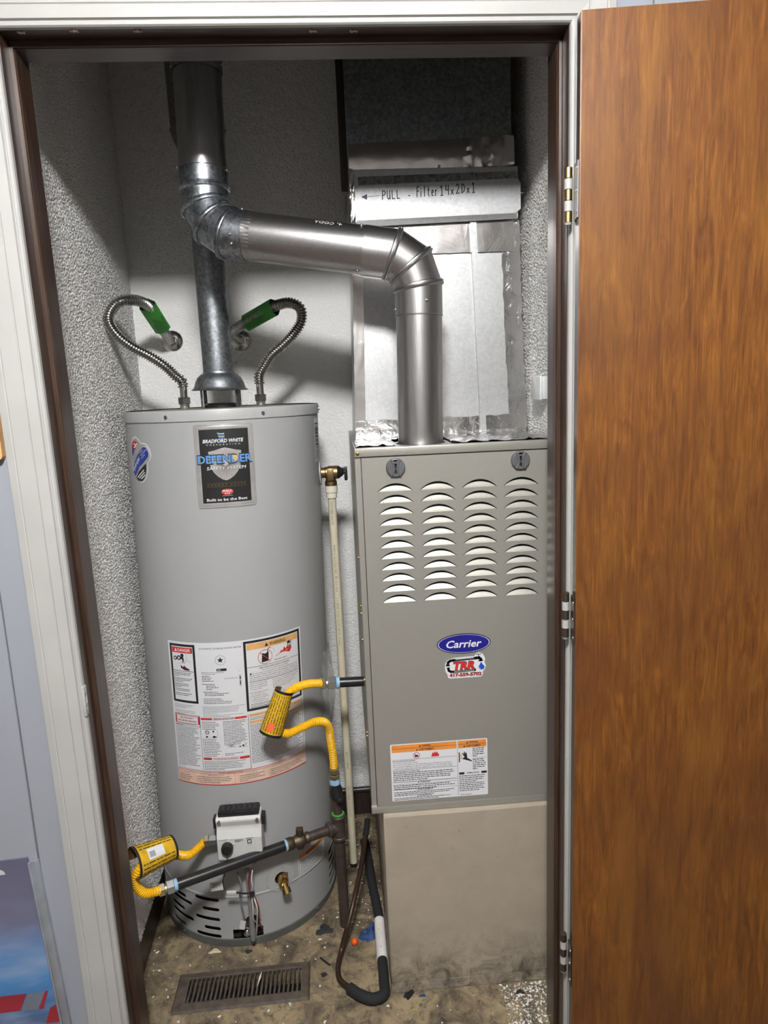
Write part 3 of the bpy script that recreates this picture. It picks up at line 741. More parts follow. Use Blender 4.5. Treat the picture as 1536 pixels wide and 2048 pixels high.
# ---- labels on the jacket
def fanpoly(S, pts, col, lay, K=8):
    cx_ = sum(p[0] for p in pts)/len(pts); cy_ = sum(p[1] for p in pts)/len(pts); n = len(pts)
    V = [(cx_, cy_)]
    for r in range(1, K+1): V += [(cx_+(x-cx_)*r/K, cy_+(y-cy_)*r/K) for x, y in pts]
    F = [(0, 1+i, 1+(i+1) % n) for i in range(n)]
    for r in range(K-1): F += [(1+r*n+i, 1+(r+1)*n+i, 1+(r+1)*n+(i+1) % n, 1+r*n+(i+1) % n) for i in range(n)]
    S.put(V, F, col, lay)
def hmap(s0, z0, r=HR):
    return lambda s, t, h: H(math.degrees((s0+s)/HR), z0+t, r+h)
def sheet_base(name, mp, outline_or_rect, mat, lay=1, parent=wh, label=None):
    s = Sheet(mp); a0, b0, a1, b1 = outline_or_rect
    s.rect(a0, b0, a1, b1, mat, lay); o = s.L[mat].build(name, mat, parent)
    if label: o['label'] = label
    return o
# big white instruction label
LW, LH = 0.360, 0.383
mp = hmap(-0.149, 0.474)
lab = sheet_base('instruction_label', mp, (0, 0, LW, LH), 'label_white', 1, label='large white printed instruction and rating label')
S = Sheet(mp)
S.rect(0, 0, LW, 0.0022, 'red', 3); S.rect(0.001, 0.0022, LW-0.001, 0.036, 'peach', 2)
# danger box
def tri(S, a, b, h, col, lay): S.poly([(a, b), (a+h*1.05, b), (a+h*0.525, b+h)], col, lay)
S.frame(0.006, 0.222, 0.080, 0.377, 0.006, 'ink', 2)
S.rect(0.013, 0.354, 0.073, 0.3685, 'red', 2); S.text('DANGER', 0.031, 0.3575, 0.0078, 'label_white', 3, width=0.037, bold=0.02); tri(S, 0.0205, 0.3575, 0.0085, 'label_white', 3)
S.line([(0.012, 0.306), (0.074, 0.306)], 0.0012, 'ink', 2)
S.disc(0.0215, 0.339, 0.0055, 'ink', 2); S.rect(0.0215, 0.3365, 0.032, 0.3415, 'ink', 2); S.disc(0.033, 0.3405, 0.0062, 'ink', 2); S.rect(0.033, 0.337, 0.046, 0.3435, 'ink', 2); S.disc(0.043, 0.3475, 0.0048, 'ink', 2); S.rect(0.043, 0.331, 0.047, 0.341, 'ink', 2)
S.disc(0.0215, 0.339, 0.0028, 'label_white', 3); S.disc(0.033, 0.3405, 0.003, 'label_white', 3)
S.line([(0.055, 0.352), (0.055, 0.335), (0.030, 0.325)], 0.0006, 'ink_grey', 2); S.line([(0.055, 0.335), (0.068, 0.331)], 0.0006, 'ink_grey', 2)
S.text('HOT', 0.041, 0.3265, 0.0035, 'red', 2, bold=0.02)
S.poly([(0.036, 0.3215), (0.040, 0.320), (0.044, 0.316), (0.047, 0.322), (0.050, 0.318), (0.062, 0.3115), (0.062, 0.3085), (0.048, 0.309), (0.038, 0.314)], 'ink', 2)
S.poly([(0.047, 0.317), (0.056, 0.3135), (0.056, 0.3110), (0.048, 0.312)], 'dark_red', 3)
for b0, n in ((0.301, 3), (0.286, 3), (0.2715, 3), (0.2575, 2), (0.246, 2)): S.greek(0.014, b0, 0.068, n, 0.0042, 0.0017, 'ink', 2)
S.greek(0.008, 0.215, 0.068, 3, 0.0040, 0.0014, 'ink_grey', 2); S.greek(0.008, 0.199, 0.070, 3, 0.0042, 0.0015, 'ink_grey', 2)
# rating column
S.text('AUTOMATIC STORAGE WATER HEATER', 0.091, 0.3655, 0.0042, 'ink', 2, width=0.105)
S.ringd(0.143, 0.337, 0.0128, 0.0008, 'ink_grey', 2)
S.poly([(0.143+0.0085*(1 if k % 2 == 0 else 0.4)*sin(k*pi/5), 0.337+0.0085*(1 if k % 2 == 0 else 0.4)*cos(k*pi/5)) for k in range(10)], 'ink', 2)
S.rect(0.132, 0.3085, 0.157, 0.3150, 'ink', 2); S.text('AHRI', 0.1335, 0.3103, 0.0030, 'label_white', 3, width=0.009, bold=0.02)
for i, st in enumerate(('BRADFORD WHITE CORPORATION', '725 TALAMORE DRIVE')): S.text(st, 0.0935, 0.3040-i*0.0042, 0.0024, 'ink', 2)
S.text('Type: NATURAL GAS', 0.150, 0.2870, 0.0024, 'ink', 2)
for i in range(4): S.greek(0.0935, 0.2955-i*0.0042, 0.132, 1, 0.004, 0.0018, 'ink', 2)
for i, (a, c) in enumerate(((0.0935, 0.168), (0.103, 0.160), (0.103, 0.158), (0.103, 0.158), (0.095, 0.185), (0.098, 0.176), (0.098, 0.172))): S.greek(a, 0.2745-i*0.0044-(0.003 if i > 3 else 0), c, 1, 0.004, 0.0018, 'ink', 2)
for i in range(4): S.greek(0.0945, 0.236-i*0.0042, 0.190, 1, 0.004, 0.0016, 'ink', 2)
S.greek(0.0905, 0.2145, 0.198, 6, 0.0036, 0.0014, 'ink_grey', 2); S.greek(0.0905, 0.192, 0.198, 2, 0.0042, 0.0014, 'ink_grey', 2)
for i in range(9):
    hgt = random.choice((0.0012, 0.002, 0.003)); S.rect(0.187, 0.265+i*0.0035, 0.1905, 0.265+i*0.0035+hgt, 'ink', 2)
S.text('1', 0.187, 0.3030, 0.003, 'ink', 2)
# warning box
S.frame(0.2005, 0.194, 0.3555, 0.3785, 0.006, 'ink', 2)
S.rect(0.2085, 0.3545, 0.3485, 0.3705, 'light_orange', 2); S.text('WARNING', 0.266, 0.3580, 0.0085, 'ink', 3, width=0.045, bold=0.015); tri(S, 0.2535, 0.3578, 0.0090, 'ink', 3)
S.line([(0.2065, 0.309), (0.3495, 0.309)], 0.0010, 'ink', 2)
S.poly([(0.244, 0.317), (0.262, 0.318), (0.263, 0.343), (0.254, 0.3385), (0.246, 0.341)], 'ink', 2); S.line([(0.2595, 0.341), (0.262, 0.350), (0.268, 0.3525)], 0.0018, 'ink', 2); S.line([(0.268, 0.3525), (0.276, 0.347), (0.279, 0.336)], 0.0006, 'ink_grey', 2)
S.ringd(0.2535, 0.3305, 0.0190, 0.0013, 'red', 3); S.line([(0.2405, 0.343), (0.2665, 0.318)], 0.0014, 'red', 3)
S.poly([(0.279, 0.3245), (0.294, 0.332), (0.298, 0.3375), (0.3015, 0.334), (0.306, 0.344), (0.311, 0.338), (0.317, 0.347), (0.318, 0.3405), (0.327, 0.344), (0.328, 0.335), (0.323, 0.327), (0.300, 0.3255)], 'red', 2)
S.disc(0.321, 0.3525, 0.0042, 'ink', 2); S.line([(0.316, 0.355), (0.317, 0.347), (0.322, 0.342), (0.327, 0.348), (0.327, 0.356)], 0.0016, 'ink', 2)
S.text('Flammable Vapors', 0.277, 0.3150, 0.0032, 'ink', 2, width=0.036, bold=0.015)
S.text('FIRE AND EXPLOSION HAZARD', 0.237, 0.3015, 0.0036, 'ink', 2, width=0.083, bold=0.015)
S.text('Can result in serious injury or death.', 0.244, 0.2960, 0.0033, 'ink', 2, width=0.072)
tri(S, 0.2115, 0.2895, 0.0062, 'ink', 2)
for i, st in enumerate(('Do not store or use gasoline or other flammable vapors and', 'liquids in the vicinity of this or any other appliance. Storage of or', 'use of gasoline or other flammable vapors or liquids in the vicinity', 'of this or any other appliance can result in serious injury or death.')):
    S.text(st, 0.2195 if i == 0 else 0.2115, 0.2900-i*0.0053, 0.0034, 'ink', 2, width=(0.124 if i == 0 else 0.134))
S.line([(0.2105, 0.2705), (0.3455, 0.2705)], 0.0013, 'ink', 2)
for i, st in enumerate(('Vapors from flammable', 'liquids can explode and', 'catch fire causing death', 'or serious burns')): S.text(st, 0.2105, 0.2640-i*0.0052, 0.0032, 'ink', 2)
for i, st in enumerate(('Do not use or store flammable products', 'such as gasoline, solvents or adhesives', 'in the same room or area near the', 'appliance, or any other appliance or', 'any potential ignition source')): S.text(st, 0.270, 0.2635-i*0.0052, 0.0031, 'ink', 2)
for i, st in enumerate(('Keep flammable products:', '  1  far away from any', '      possible ignition source,', '  2  in approved containers,', '  3  tightly closed and', '  4  out of children\'s reach')): S.text(st, 0.2105, 0.2405-i*0.0050, 0.0031, 'ink', 2)
for i, st in enumerate(('Vapors:', '  1  cannot be seen,', '  2  are heavier than air,', '  3  go a long way on the floor')): S.text(st, 0.270, 0.2345-i*0.0050, 0.0031, 'ink', 2)
S.line([(0.2105, 0.2110), (0.3455, 0.2110)], 0.0010, 'ink', 2); S.greek(0.2105, 0.2075, 0.345, 2, 0.0042, 0.0015, 'ink', 2); S.line([(0.2105, 0.2012), (0.3455, 0.2012)], 0.0008, 'ink', 2)
# lower sections
S.frame(0.0055, 0.1585, 0.0795, 0.1895, 0.0009, 'ink', 2); S.rect(0.0075, 0.1655, 0.0115, 0.1860, 'red', 2); S.rect(0.0745, 0.1650, 0.0785, 0.1855, 'red', 2); S.frame(0.0075, 0.1650, 0.0785, 0.1870, 0.0013, 'red', 2)
S.text('FOR YOUR SAFETY', 0.043, 0.1785, 0.0042, 'dark_red', 3, width=0.040, al='C', bold=0.015); S.text('READ BEFORE OPERATING', 0.043, 0.1705, 0.0042, 'dark_red', 3, width=0.055, al='C', bold=0.015)
S.greek(0.008, 0.1635, 0.077, 2, 0.0036, 0.0014, 'ink', 2)
S.line([(0.0060, 0.1580), (0.0060, 0.0395), (0.0800, 0.0395), (0.0800, 0.1880)], 0.0009, 'ink', 2)
S.greek(0.0085, 0.1540, 0.077, 27, 0.0041, 0.0016, 'ink', 2)
S.greek(0.016, 0.1293, 0.062, 1, 0.004, 0.0018, 'red', 3)
S.rect(0.0825, 0.1790, 0.1115, 0.1845, 'red', 2); S.rect(0.1700, 0.1785, 0.1985, 0.1840, 'red', 2); S.frame(0.1115, 0.1790, 0.1700, 0.1845, 0.0006, 'red', 2)
S.text('OPERATING INSTRUCTIONS', 0.1410, 0.1800, 0.0036, 'ink', 3, width=0.052, al='C', bold=0.015)
S.greek(0.084, 0.1730, 0.131, 5, 0.0046, 0.0016, 'ink', 2); S.greek(0.139, 0.1740, 0.198, 16, 0.0042, 0.0016, 'ink', 2)
S.frame(0.092, 0.1320, 0.124, 0.1530, 0.0005, 'ink_grey', 2); S.ringd(0.0975, 0.1455, 0.0052, 0.0016, 'ink', 2); S.line([(0.095, 0.148), (0.100, 0.143)], 0.0008, 'ink', 2); S.disc(0.1135, 0.1480, 0.0024, 'ink', 2); S.disc(0.096, 0.1335, 0.0028, 'ink', 2, n=8); S.disc(0.1145, 0.1335, 0.0034, 'ink', 2, n=8); S.disc(0.119, 0.1335, 0.002, 'ink', 2, n=8)
S.greek(0.084, 0.1270, 0.132, 11, 0.0046, 0.0016, 'ink', 2)
for k in range(7): S.line([(0.156, 0.1070), (0.156+0.010*cos(k*0.9), 0.1070+0.006*sin(k*0.9))], 0.0008, 'ink', 2)
S.line([(0.160, 0.109), (0.170, 0.1185), (0.192, 0.1190)], 0.0006, 'ink', 2); S.line([(0.160, 0.105), (0.196, 0.100)], 0.0005, 'ink_grey', 2); S.disc(0.178, 0.1035, 0.002, 'ink', 2, n=8); S.disc(0.186, 0.1050, 0.0028, 'ink', 2, n=8); S.line([(0.190, 0.101), (0.194, 0.109), (0.189, 0.113)], 0.0008, 'ink', 2)
S.greek(0.140, 0.0865, 0.195, 2, 0.0042, 0.0015, 'ink', 2)
S.rect(0.0830, 0.0700, 0.1040, 0.0765, 'red', 2); S.rect(0.1765, 0.0690, 0.2000, 0.0755, 'red', 2); S.frame(0.1040, 0.0695, 0.1765, 0.0760, 0.0006, 'red', 2)
S.text('TO TURN OFF GAS TO APPLIANCE', 0.1400, 0.0712, 0.0036, 'dark_red', 3, width=0.062, al='C', bold=0.015)
S.greek(0.084, 0.0650, 0.200, 6, 0.0044, 0.0016, 'ink', 2)
S.line([(0.0815, 0.0385), (0.2020, 0.0385)], 0.0008, 'ink', 2); S.line([(0.2020, 0.0385), (0.2020, 0.1870)], 0.0011, 'ink', 2)
S.rect(0.2050, 0.1790, 0.3520, 0.1860, 'light_orange', 2); S.greek(0.206, 0.1750, 0.345, 2, 0.0044, 0.0016, 'ink', 2); S.rect(0.2050, 0.1600, 0.3520, 0.1670, 'light_orange', 2)
S.greek(0.206, 0.1560, 0.352, 25, 0.0043, 0.0017, 'ink', 2, fill=0.5); S.line([(0.3545, 0.0385), (0.3545, 0.1890)], 0.0010, 'ink', 2)
# diagnostic codes band
S.line([(0.001, 0.0365), (LW-0.001, 0.0365)], 0.0013, 'red', 3); S.line([(0.001, 0.0315), (LW-0.001, 0.0315)], 0.0007, 'dark_red', 3)
S.text('CONTROL DIAGNOSTIC CODES', 0.150, 0.0323, 0.0032, 'dark_red', 3, width=0.062, al='C', bold=0.015)
S.text('LED STATUS', 0.028, 0.0268, 0.0026, 'ink', 3, al='C'); S.text('OPERATIONAL STATUS', 0.112, 0.0268, 0.0028, 'ink', 3, width=0.042, al='C')
for a in (0.0035, 0.056, 0.160, 0.167, 0.246): S.line([(a, 0.004), (a, 0.0305)], 0.0014, 'light_orange', 3)
for a, c in ((0.006, 0.050), (0.060, 0.155), (0.171, 0.240), (0.250, 0.350)): S.greek(a, 0.0225, c, 4, 0.0050, 0.0016, 'ink', 3)
S.build(lab)
# Defender badge
BW_, BH_ = 0.1380, 0.198; bm_ = hmap(-0.0325, 1.191)
b = MB(); ol = rrect(0, 0, BW_, BH_, 0.006)
def badge_ring(ins, hh): return [bm_(x, y, hh) for x, y in dens(rrect(ins, ins, BW_-ins, BH_-ins, max(0.0012, 0.007-ins)))]
def dens(pts, st=0.007):
    out = []
    for (x, y), (u, v) in zip(pts, pts[1:]+pts[:1]):
        n = max(1, int(hypot(u-x, v-y)/st)); out += [(x+(u-x)*k/n, y+(v-y)*k/n) for k in range(n)]
    return out
def resamp(ins):   # same vertex count for every inset
    pts = []; x0, y0, x1, y1 = ins, ins, BW_-ins, BH_-ins; r = max(0.0010, 0.007-ins)
    base = rrect(x0, y0, x1, y1, r, 4); k = len(base); out = []
    for i in range(k):
        (x, y), (u, v) = base[i], base[(i+1) % k]
        n = 12 if i % 5 == 4 else 1
        out += [(x+(u-x)*j/n, y+(v-y)*j/n) for j in range(n)]
    return out
rings = [[bm_(x, y, hh) for x, y in resamp(ins)] for ins, hh in ((0, 0.0002), (0.0008, 0.0018), (0.0035, 0.0022), (0.0045, 0.0014), (0.006, 0.0020), (0.0125, 0.0012))]
b.ring_strip(rings, cap0=False, cap1=False); badge = b.build('maker_badge', 'badge_silver', wh); badge['label'] = 'black maker badge with chrome frame'
S = Sheet(bm_); S.rect(0.012, 0.012, BW_-0.012, BH_-0.012, 'black', 3)
for k in range(4): S.line([(0.0555+0.001*k, 0.1765-k*0.0035), (0.0605, 0.1753-k*0.0035), (0.066, 0.1748-k*0.0035), (0.0705, 0.1755-k*0.0035)], 0.0016, 'defender_blue' if k % 2 else 'label_white', 5)
S.text('BRADFORD WHITE', 0.0205, 0.1545, 0.0078, 'label_white', 5, width=0.092, bold=0.03, shear=0.2); S.text('C  O  R  P  O  R  A  T  I  O  N', 0.0285, 0.1480, 0.0032, 'label_white', 5, width=0.077)
shield = [(0.032, 0.134), (0.046, 0.1365), (0.060, 0.1405), (0.0695, 0.1425), (0.079, 0.1405), (0.093, 0.1365), (0.107, 0.134), (0.1065, 0.115), (0.1035, 0.098), (0.097, 0.085), (0.088, 0.075), (0.078, 0.068), (0.0695, 0.065), (0.061, 0.068), (0.051, 0.075), (0.042, 0.085), (0.0355, 0.098), (0.0325, 0.115)]
fanpoly(S, dens(shield, 0.005), 'shield_silver', 5)
def sh_r(an):
    d = (cos(an), sin(an)); best = 0.0
    for (x, y), (u, v) in zip(shield, shield[1:]+shield[:1]):
        ex, ey = u-x, v-y; den = d[0]*ey-d[1]*ex
        if abs(den) < 1e-9: continue
        tt = ((x-0.0695)*ey-(y-0.107)*ex)/den; uu = ((x-0.0695)*d[1]-(y-0.107)*d[0])/den
        if tt > 0 and -1e-6 <= uu <= 1+1e-6: best = max(best, tt)
    return best
for k in range(56):
    an = 2*pi*k/56; r = sh_r(an); S.line([(0.0695+0.008*cos(an), 0.107+0.008*sin(an)), (0.0695+(r-0.001)*cos(an), 0.107+(r-0.001)*sin(an))], 0.0007, 'ink', 6)
S.text('DEFENDER', 0.0050, 0.1055, 0.0200, 'ink', 7, width=0.128, bold=0.06)
S.text('DEFENDER', 0.0068, 0.1070, 0.0172, 'defender_blue', 9, width=0.1245, bold=0.024)
S.poly([(0.0870, 0.1235), (0.0985, 0.1235), (0.0985, 0.1150), (0.0928, 0.1090), (0.0870, 0.1150)], 'gold', 10)
S.text('SAFETY SYSTEM', 0.0255, 0.0900, 0.0084, 'ink', 7, width=0.0905, shear=0.2); S.text('SAFETY SYSTEM', 0.0258, 0.0909, 0.0072, 'label_white', 8, width=0.0890, shear=0.2); S.text('SAFETY SYSTEM', 0.0262, 0.0912, 0.0072, 'label_white', 8.5, width=0.0890, shear=0.2)
S.line([(0.024, 0.0590), (0.116, 0.0590)], 0.0006, 'brass_old', 5); S.line([(0.024, 0.0510), (0.116, 0.0510)], 0.0006, 'brass_old', 5); S.text('E N E R G Y   S A V E R', 0.070, 0.0535, 0.0036, 'brass_old', 5, width=0.088, al='C')
S.disc(0.0700, 0.0380, 0.0140, 'red', 5, ry=0.0072); S.rect(0.0575, 0.0345, 0.0825, 0.0420, 'red', 5); S.text('PHCC', 0.0700, 0.0380, 0.0042, 'label_white', 6, width=0.022, al='C', bold=0.04); S.text('A.S.E.', 0.0700, 0.0325, 0.0038, 'label_white', 6, width=0.014, al='C', bold=0.02); S.line([(0.0585, 0.0290), (0.0815, 0.0290)], 0.0006, 'label_white', 5)
S.text('Built to be the Best', 0.0215, 0.0170, 0.0062, 'label_white', 5, width=0.0940, bold=0.02)
S.build(badge)
# Hydrojet sticker
sm_ = hmap(-0.262, 1.245); S = Sheet(sm_)
def blob(k):
    out = []
    for cx_, cy_, r_, a0, a1 in ((0.050, 0.094, 0.030, 30, 178), (0.048, 0.045, 0.040, 182, 350), (0.092, 0.070, 0.022, -60, 120)):
        pass
    pts = [(0.018, 0.060), (0.0165, 0.085), (0.022, 0.104), (0.034, 0.116), (0.050, 0.120), (0.065, 0.112), (0.074, 0.103), (0.085, 0.1045), (0.098, 0.100), (0.108, 0.088), (0.110, 0.074), (0.104, 0.062), (0.096, 0.057), (0.094, 0.040), (0.086, 0.020), (0.072, 0.008), (0.056, 0.006), (0.040, 0.014), (0.027, 0.032)]
    c = (0.062, 0.064); return [(c[0]+(x-c[0])*k, c[1]+(y-c[1])*k) for x, y in pts]
fanpoly(S, blob(1.0), 'label_white', 3); st_o = S.L['label_white'].build('jet_sticker', 'label_white', wh); st_o['label'] = 'die-cut sticker with flag and blue band'
S = Sheet(sm_); fanpoly(S, blob(0.93), 'sticker_grey', 5)
fl = [(0.026, 0.082), (0.027, 0.100), (0.037, 0.109), (0.050, 0.108), (0.062, 0.103), (0.050, 0.092), (0.038, 0.084)]
fanpoly(S, fl, 'red', 6); fanpoly(S, [(0.024, 0.070), (0.0265, 0.099), (0.036, 0.092), (0.036, 0.080)], 'sticker_blue', 7); S.line([(0.040, 0.101), (0.049, 0.098), (0.058, 0.102)], 0.0034, 'label_white', 7); S.line([(0.040, 0.092), (0.052, 0.096)], 0.0030, 'label_white', 7)
bd = [(0.022, 0.030), (0.030, 0.050), (0.055, 0.075), (0.083, 0.095), (0.096, 0.093), (0.1025, 0.080), (0.101, 0.072), (0.088, 0.062), (0.058, 0.044), (0.034, 0.020)]
def grow(p, k):
    cx_ = sum(x for x, y in p)/len(p); cy_ = sum(y for x, y in p)/len(p); return [(cx_+(x-cx_)*k, cy_+(y-cy_)*k) for x, y in p]
fanpoly(S, grow(bd, 1.06), 'label_white', 6); fanpoly(S, bd, 'sticker_blue', 8)
S.text('Hydrojet', 0.0285, 0.0310, 0.0095, 'label_white', 10, width=0.050, bold=0.02, shear=0.15, rot=radians(42))
for k, st in enumerate(('TOTAL', 'PERFORMANCE', 'SYSTEM')): S.text(st, 0.0695+0.0025*k, 0.0775-0.0062*k, 0.0036, 'label_white', 10, rot=radians(33))
bk = [(0.038, 0.018), (0.055, 0.034), (0.089, 0.055), (0.0885, 0.038), (0.080, 0.020), (0.066, 0.011), (0.050, 0.0115)]
fanpoly(S, bk, 'black', 8)
for k in range(3): S.line([(0.047+0.009*k, 0.0185-0.001*k), (0.079+0.002*k, 0.0385-0.006*k)], 0.0030, 'label_white', 9)
S.build(st_o)
# small labels
lab2 = sheet_base('warning_sticker', hmap(0.168, 0.142), (0, 0, 0.110, 0.078), 'label_white', 1, label='small warning label with orange header'); S = Sheet(hmap(0.168, 0.142))
S.frame(0.002, 0.002, 0.108, 0.076, 0.0012, 'ink', 2); S.rect(0.004, 0.061, 0.106, 0.074, 'orange', 2); S.text('WARNING', 0.062, 0.0635, 0.0080, 'ink', 3, al='C', bold=0.02); tri(S, 0.026, 0.0635, 0.008, 'ink', 3); S.greek(0.006, 0.056, 0.104, 10, 0.0052, 0.0020, 'ink', 2, fill=0.6); S.build(lab2)
lab3 = sheet_base('barcode_label', hmap(0.325, 1.270), (0, 0, 0.055, 0.115), 'label_white', 1, label='narrow white barcode label near the top edge'); S = Sheet(hmap(0.325, 1.270))
for k in range(16): S.rect(0.006, 0.036+k*0.0042, 0.045, 0.036+k*0.0042+random.choice((0.001, 0.002, 0.003)), 'ink', 2)
S.greek(0.006, 0.030, 0.048, 5, 0.005, 0.0018, 'ink', 2); S.build(lab3)

# ---- gas control valve on the heater front
GX0, GX1, GY0, GY1, GZ0, GZ1 = 0.119, 0.232, 0.113, 0.1625, 0.292, 0.412
gv = thing('gas_control_valve', 'white gas control box with black dial on the water heater', 'gas valve', (0.175, 0.14, GZ0))
m = MB(); prof = [(GY1, GZ1-0.004), (GY0+0.012, GZ1-0.004), (GY0+0.006, GZ1-0.012), (GY0+0.012, GZ1-0.030), (GY0+0.010, GZ1-0.038), (GY0+0.001, GZ1-0.058), (GY0, GZ0+0.006), (GY0+0.004, GZ0), (GY1, GZ0)]
m.prism([Vector((GX0, y, z)) for y, z in prof], (GX1-GX0, 0, 0)); bb = m.build('housing', 'valve_white', gv)
md = bb.modifiers.new('bev', 'BEVEL'); md.width = 0.003; md.segments = 2; md.limit_method = 'ANGLE'
m = MB(); m.box((GX0+0.006, GY0+0.012, GZ1-0.004), (GX1-0.004, GY1-0.004, GZ1+0.011), bevel=0.003); m.box((GX0-0.009, GY0+0.020, GZ1-0.040), (GX0+0.001, GY1-0.006, GZ1-0.012), bevel=0.002); m.box((GX1-0.001, GY0+0.018, GZ1-0.036), (GX1+0.009, GY1-0.006, GZ1-0.012), bevel=0.002); m.box((GX0-0.006, GY0+0.02, GZ0+0.045), (GX0+0.001, GY1-0.004, GZ1-0.045), bevel=0.002); bk_ = m.build('back_cover', 'black_plastic', gv)
for k in range(7):
    b = MB(); x = GX0+0.014+k*0.0135; b.box((x, GY0+0.014, GZ1+0.0100), (x+0.010, GY1-0.008, GZ1+0.0135), bevel=0.001); b.build('rib', 'black_plastic', bk_)
for x in (GX0+0.009, GX1-0.009):
    b = MB(); b.cyl((x, GY0+0.011, GZ1-0.013), (x, GY0+0.003, GZ1-0.013), 0.0045, seg=14); b.build('screw', 'screw', gv)
m = MB(); m.lathe((GX0+0.026, GY0+0.001, GZ0+0.040), (0, -1, 0), [(0.0150, 0), (0.0150, 0.008), (0.0135, 0.013), (0.0125, 0.0145)], 28); kn = m.build('dial', 'black_plastic', gv)
m = MB(); m.box((GX0+0.024, GY0-0.0165, GZ0+0.026), (GX0+0.028, GY0-0.012, GZ0+0.054), bevel=0.001); m.build('dial_grip', 'black_plastic', kn)
S = Sheet(lambda s, t, h: Vector((GX0+s, GY0-0.0002-h, GZ0+t)), False)
S.text('VACATION', 0.008, 0.060, 0.0022, 'ink', 1); S.text('PILOT', 0.022, 0.0615, 0.0022, 'ink', 1); S.text('HOT', 0.035, 0.0595, 0.0022, 'ink', 1); S.greek(0.046, 0.060, 0.068, 3, 0.0026, 0.0011, 'ink', 1); S.frame(0.073, 0.044, 0.091, 0.062, 0.0022, 'label_white', 1); S.frame(0.0765, 0.0475, 0.0875, 0.0585, 0.0018, 'ink', 1); S.line([(0.073, 0.0622), (0.091, 0.0622)], 0.0016, 'ink', 1); S.greek(0.042, 0.045, 0.058, 1, 0.003, 0.001, 'ink', 1)
S.build(bb)
m = MB(); m.box((GX0+0.078, GY0+0.004, GZ0-0.014), (GX0+0.094, GY0+0.022, GZ0+0.002), bevel=0.001); m.build('wire_plug', 'black_plastic', gv)
m = MB(); m.box((GX0+0.004, GY0+0.010, GZ0-0.030), (GX1-0.030, GY1-0.002, GZ0+0.001), bevel=0.003); m.build('lower_body', 'heater_cap', gv)
m = MB(); m.lathe((GX0+0.066, GY0+0.024, GZ0-0.028), (0, 0, -1), [(0.007, 0), (0.007, 0.008), (0.0055, 0.009), (0.0055, 0.14), (0.006, 0.165), (0.009, 0.20), (0.006, 0.225)], 14); m.build('manifold_tube', 'wire_grey', gv)
def wire(pts, mat, r=0.0016, nm='wire'):
    b = MB(); b.tube(spline(pts, 0.004), r, 8); o = b.build(nm, mat, gv); return o
px = lambda u, v, y: on(u, v, 'y', y)
wire([px(505, 1740, 0.125), px(503, 1758, 0.118), px(505, 1772, 0.118), px(502, 1785, 0.128)], 'wire_white')
wire([px(500, 1740, 0.125), px(497, 1760, 0.122), px(499, 1785, 0.128)], 'wire_red')
wire([px(503, 1790, 0.128), px(506, 1815, 0.120), px(507, 1838, 0.128), px(514, 1846, 0.150)], 'wire_white')
wire([px(507, 1792, 0.128), px(514, 1815, 0.118), px(514, 1845, 0.135), px(512, 1878, 0.165)], 'wire_white', 0.0019)
wire([px(510, 1794, 0.128), px(517, 1815, 0.122), px(518, 1840, 0.140), px(524, 1856, 0.160)], 'wire_red', 0.0019)
wire([px(475, 1745, 0.128), px(482, 1768, 0.125), px(480, 1790, 0.128), px(486, 1825, 0.140), px(492, 1850, 0.155)], 'wire_grey', 0.0024)
wire([px(450, 1745, 0.13), px(446, 1762, 0.115), px(449, 1780, 0.112)], 'black_plastic', 0.0012)
wire([px(472, 1785, 0.110), px(492, 1787, 0.112), px(506, 1785, 0.122)], 'black_plastic', 0.0022)
m = MB(); q = px(504, 1788, 0.122); m.box(q-Vector((0.006, 0.007, 0.005)), q+Vector((0.007, 0.006, 0.005)), bevel=0.003); m.build('wire_clip', 'black_plastic', gv)
m = MB(); q = px(463, 1785, 0.110); m.box(q-Vector((0.0125, 0.003, 0.0045)), q+Vector((0.0125, 0.003, 0.0045)), bevel=0.0015, rot=Matrix.Rotation(radians(2), 3, 'Y')); m.build('connector', 'valve_white', gv)
m = MB(); q = px(433, 1772, 0.112); m.box(q-Vector((0.016, 0.0005, 0.013)), q+Vector((0.016, 0.0005, 0.012)), rot=Matrix.Rotation(radians(-4), 3, 'Y')); tg = m.build('paper_tag', 'valve_white', gv)
S = Sheet(lambda s, t, h: q+Vector((s, -0.0007-h, t)), False); S.greek(-0.011, 0.007, 0.012, 3, 0.005, 0.0020, 'ink', 1); S.build(tg)
m = MB(); q = px(486, 1850, 0.135); m.box(q-Vector((0.008, 0.0006, 0.013)), q+Vector((0.006, 0.0006, 0.012)), rot=Matrix.Rotation(radians(12), 3, 'Y')); m.build('wire_tag', 'valve_white', gv)

# ---- draft hood on top
TC = Vector((HX+HLX*HT, HY, HT)); ax_h = Vector((HLX, 0, 1)).normalized()
dh = thing('draft_hood', 'flared galvanized draft hood standing on heater top', 'draft hood', TC)
m = MB(); m.lathe(TC-Vector((0.006, 0, 0.002)), ax_h, [(0.0735, 0.0470), (0.0740, 0.0480), (0.0690, 0.0510), (0.0660, 0.0560), (0.0625, 0.0680), (0.0570, 0.0790), (0.0480, 0.0875), (0.0415, 0.0905), (0.0405, 0.0960), (0.0395, 0.0965), (0.0365, 0.0965), (0.0440, 0.0860), (0.0600, 0.0680), (0.0660, 0.0500), (0.0720, 0.0465)], 40, cap0=False, cap1=False); m.build('hood', 'galv_dull', dh)
for a in (-62, -118, 62, 118, 0, 180):
    if a in (0, 180): continue
    c = TC+Vector((0.052*sin(radians(a))-0.004, -0.052*cos(radians(a)), 0)); b = MB(); b.box(c+Vector((-0.006, -0.0012, -0.003)), c+Vector((0.006, 0.0012, 0.056)), rot=Matrix.Rotation(radians(a), 3, 'Z')); b.build('leg', 'galv_dull', dh)
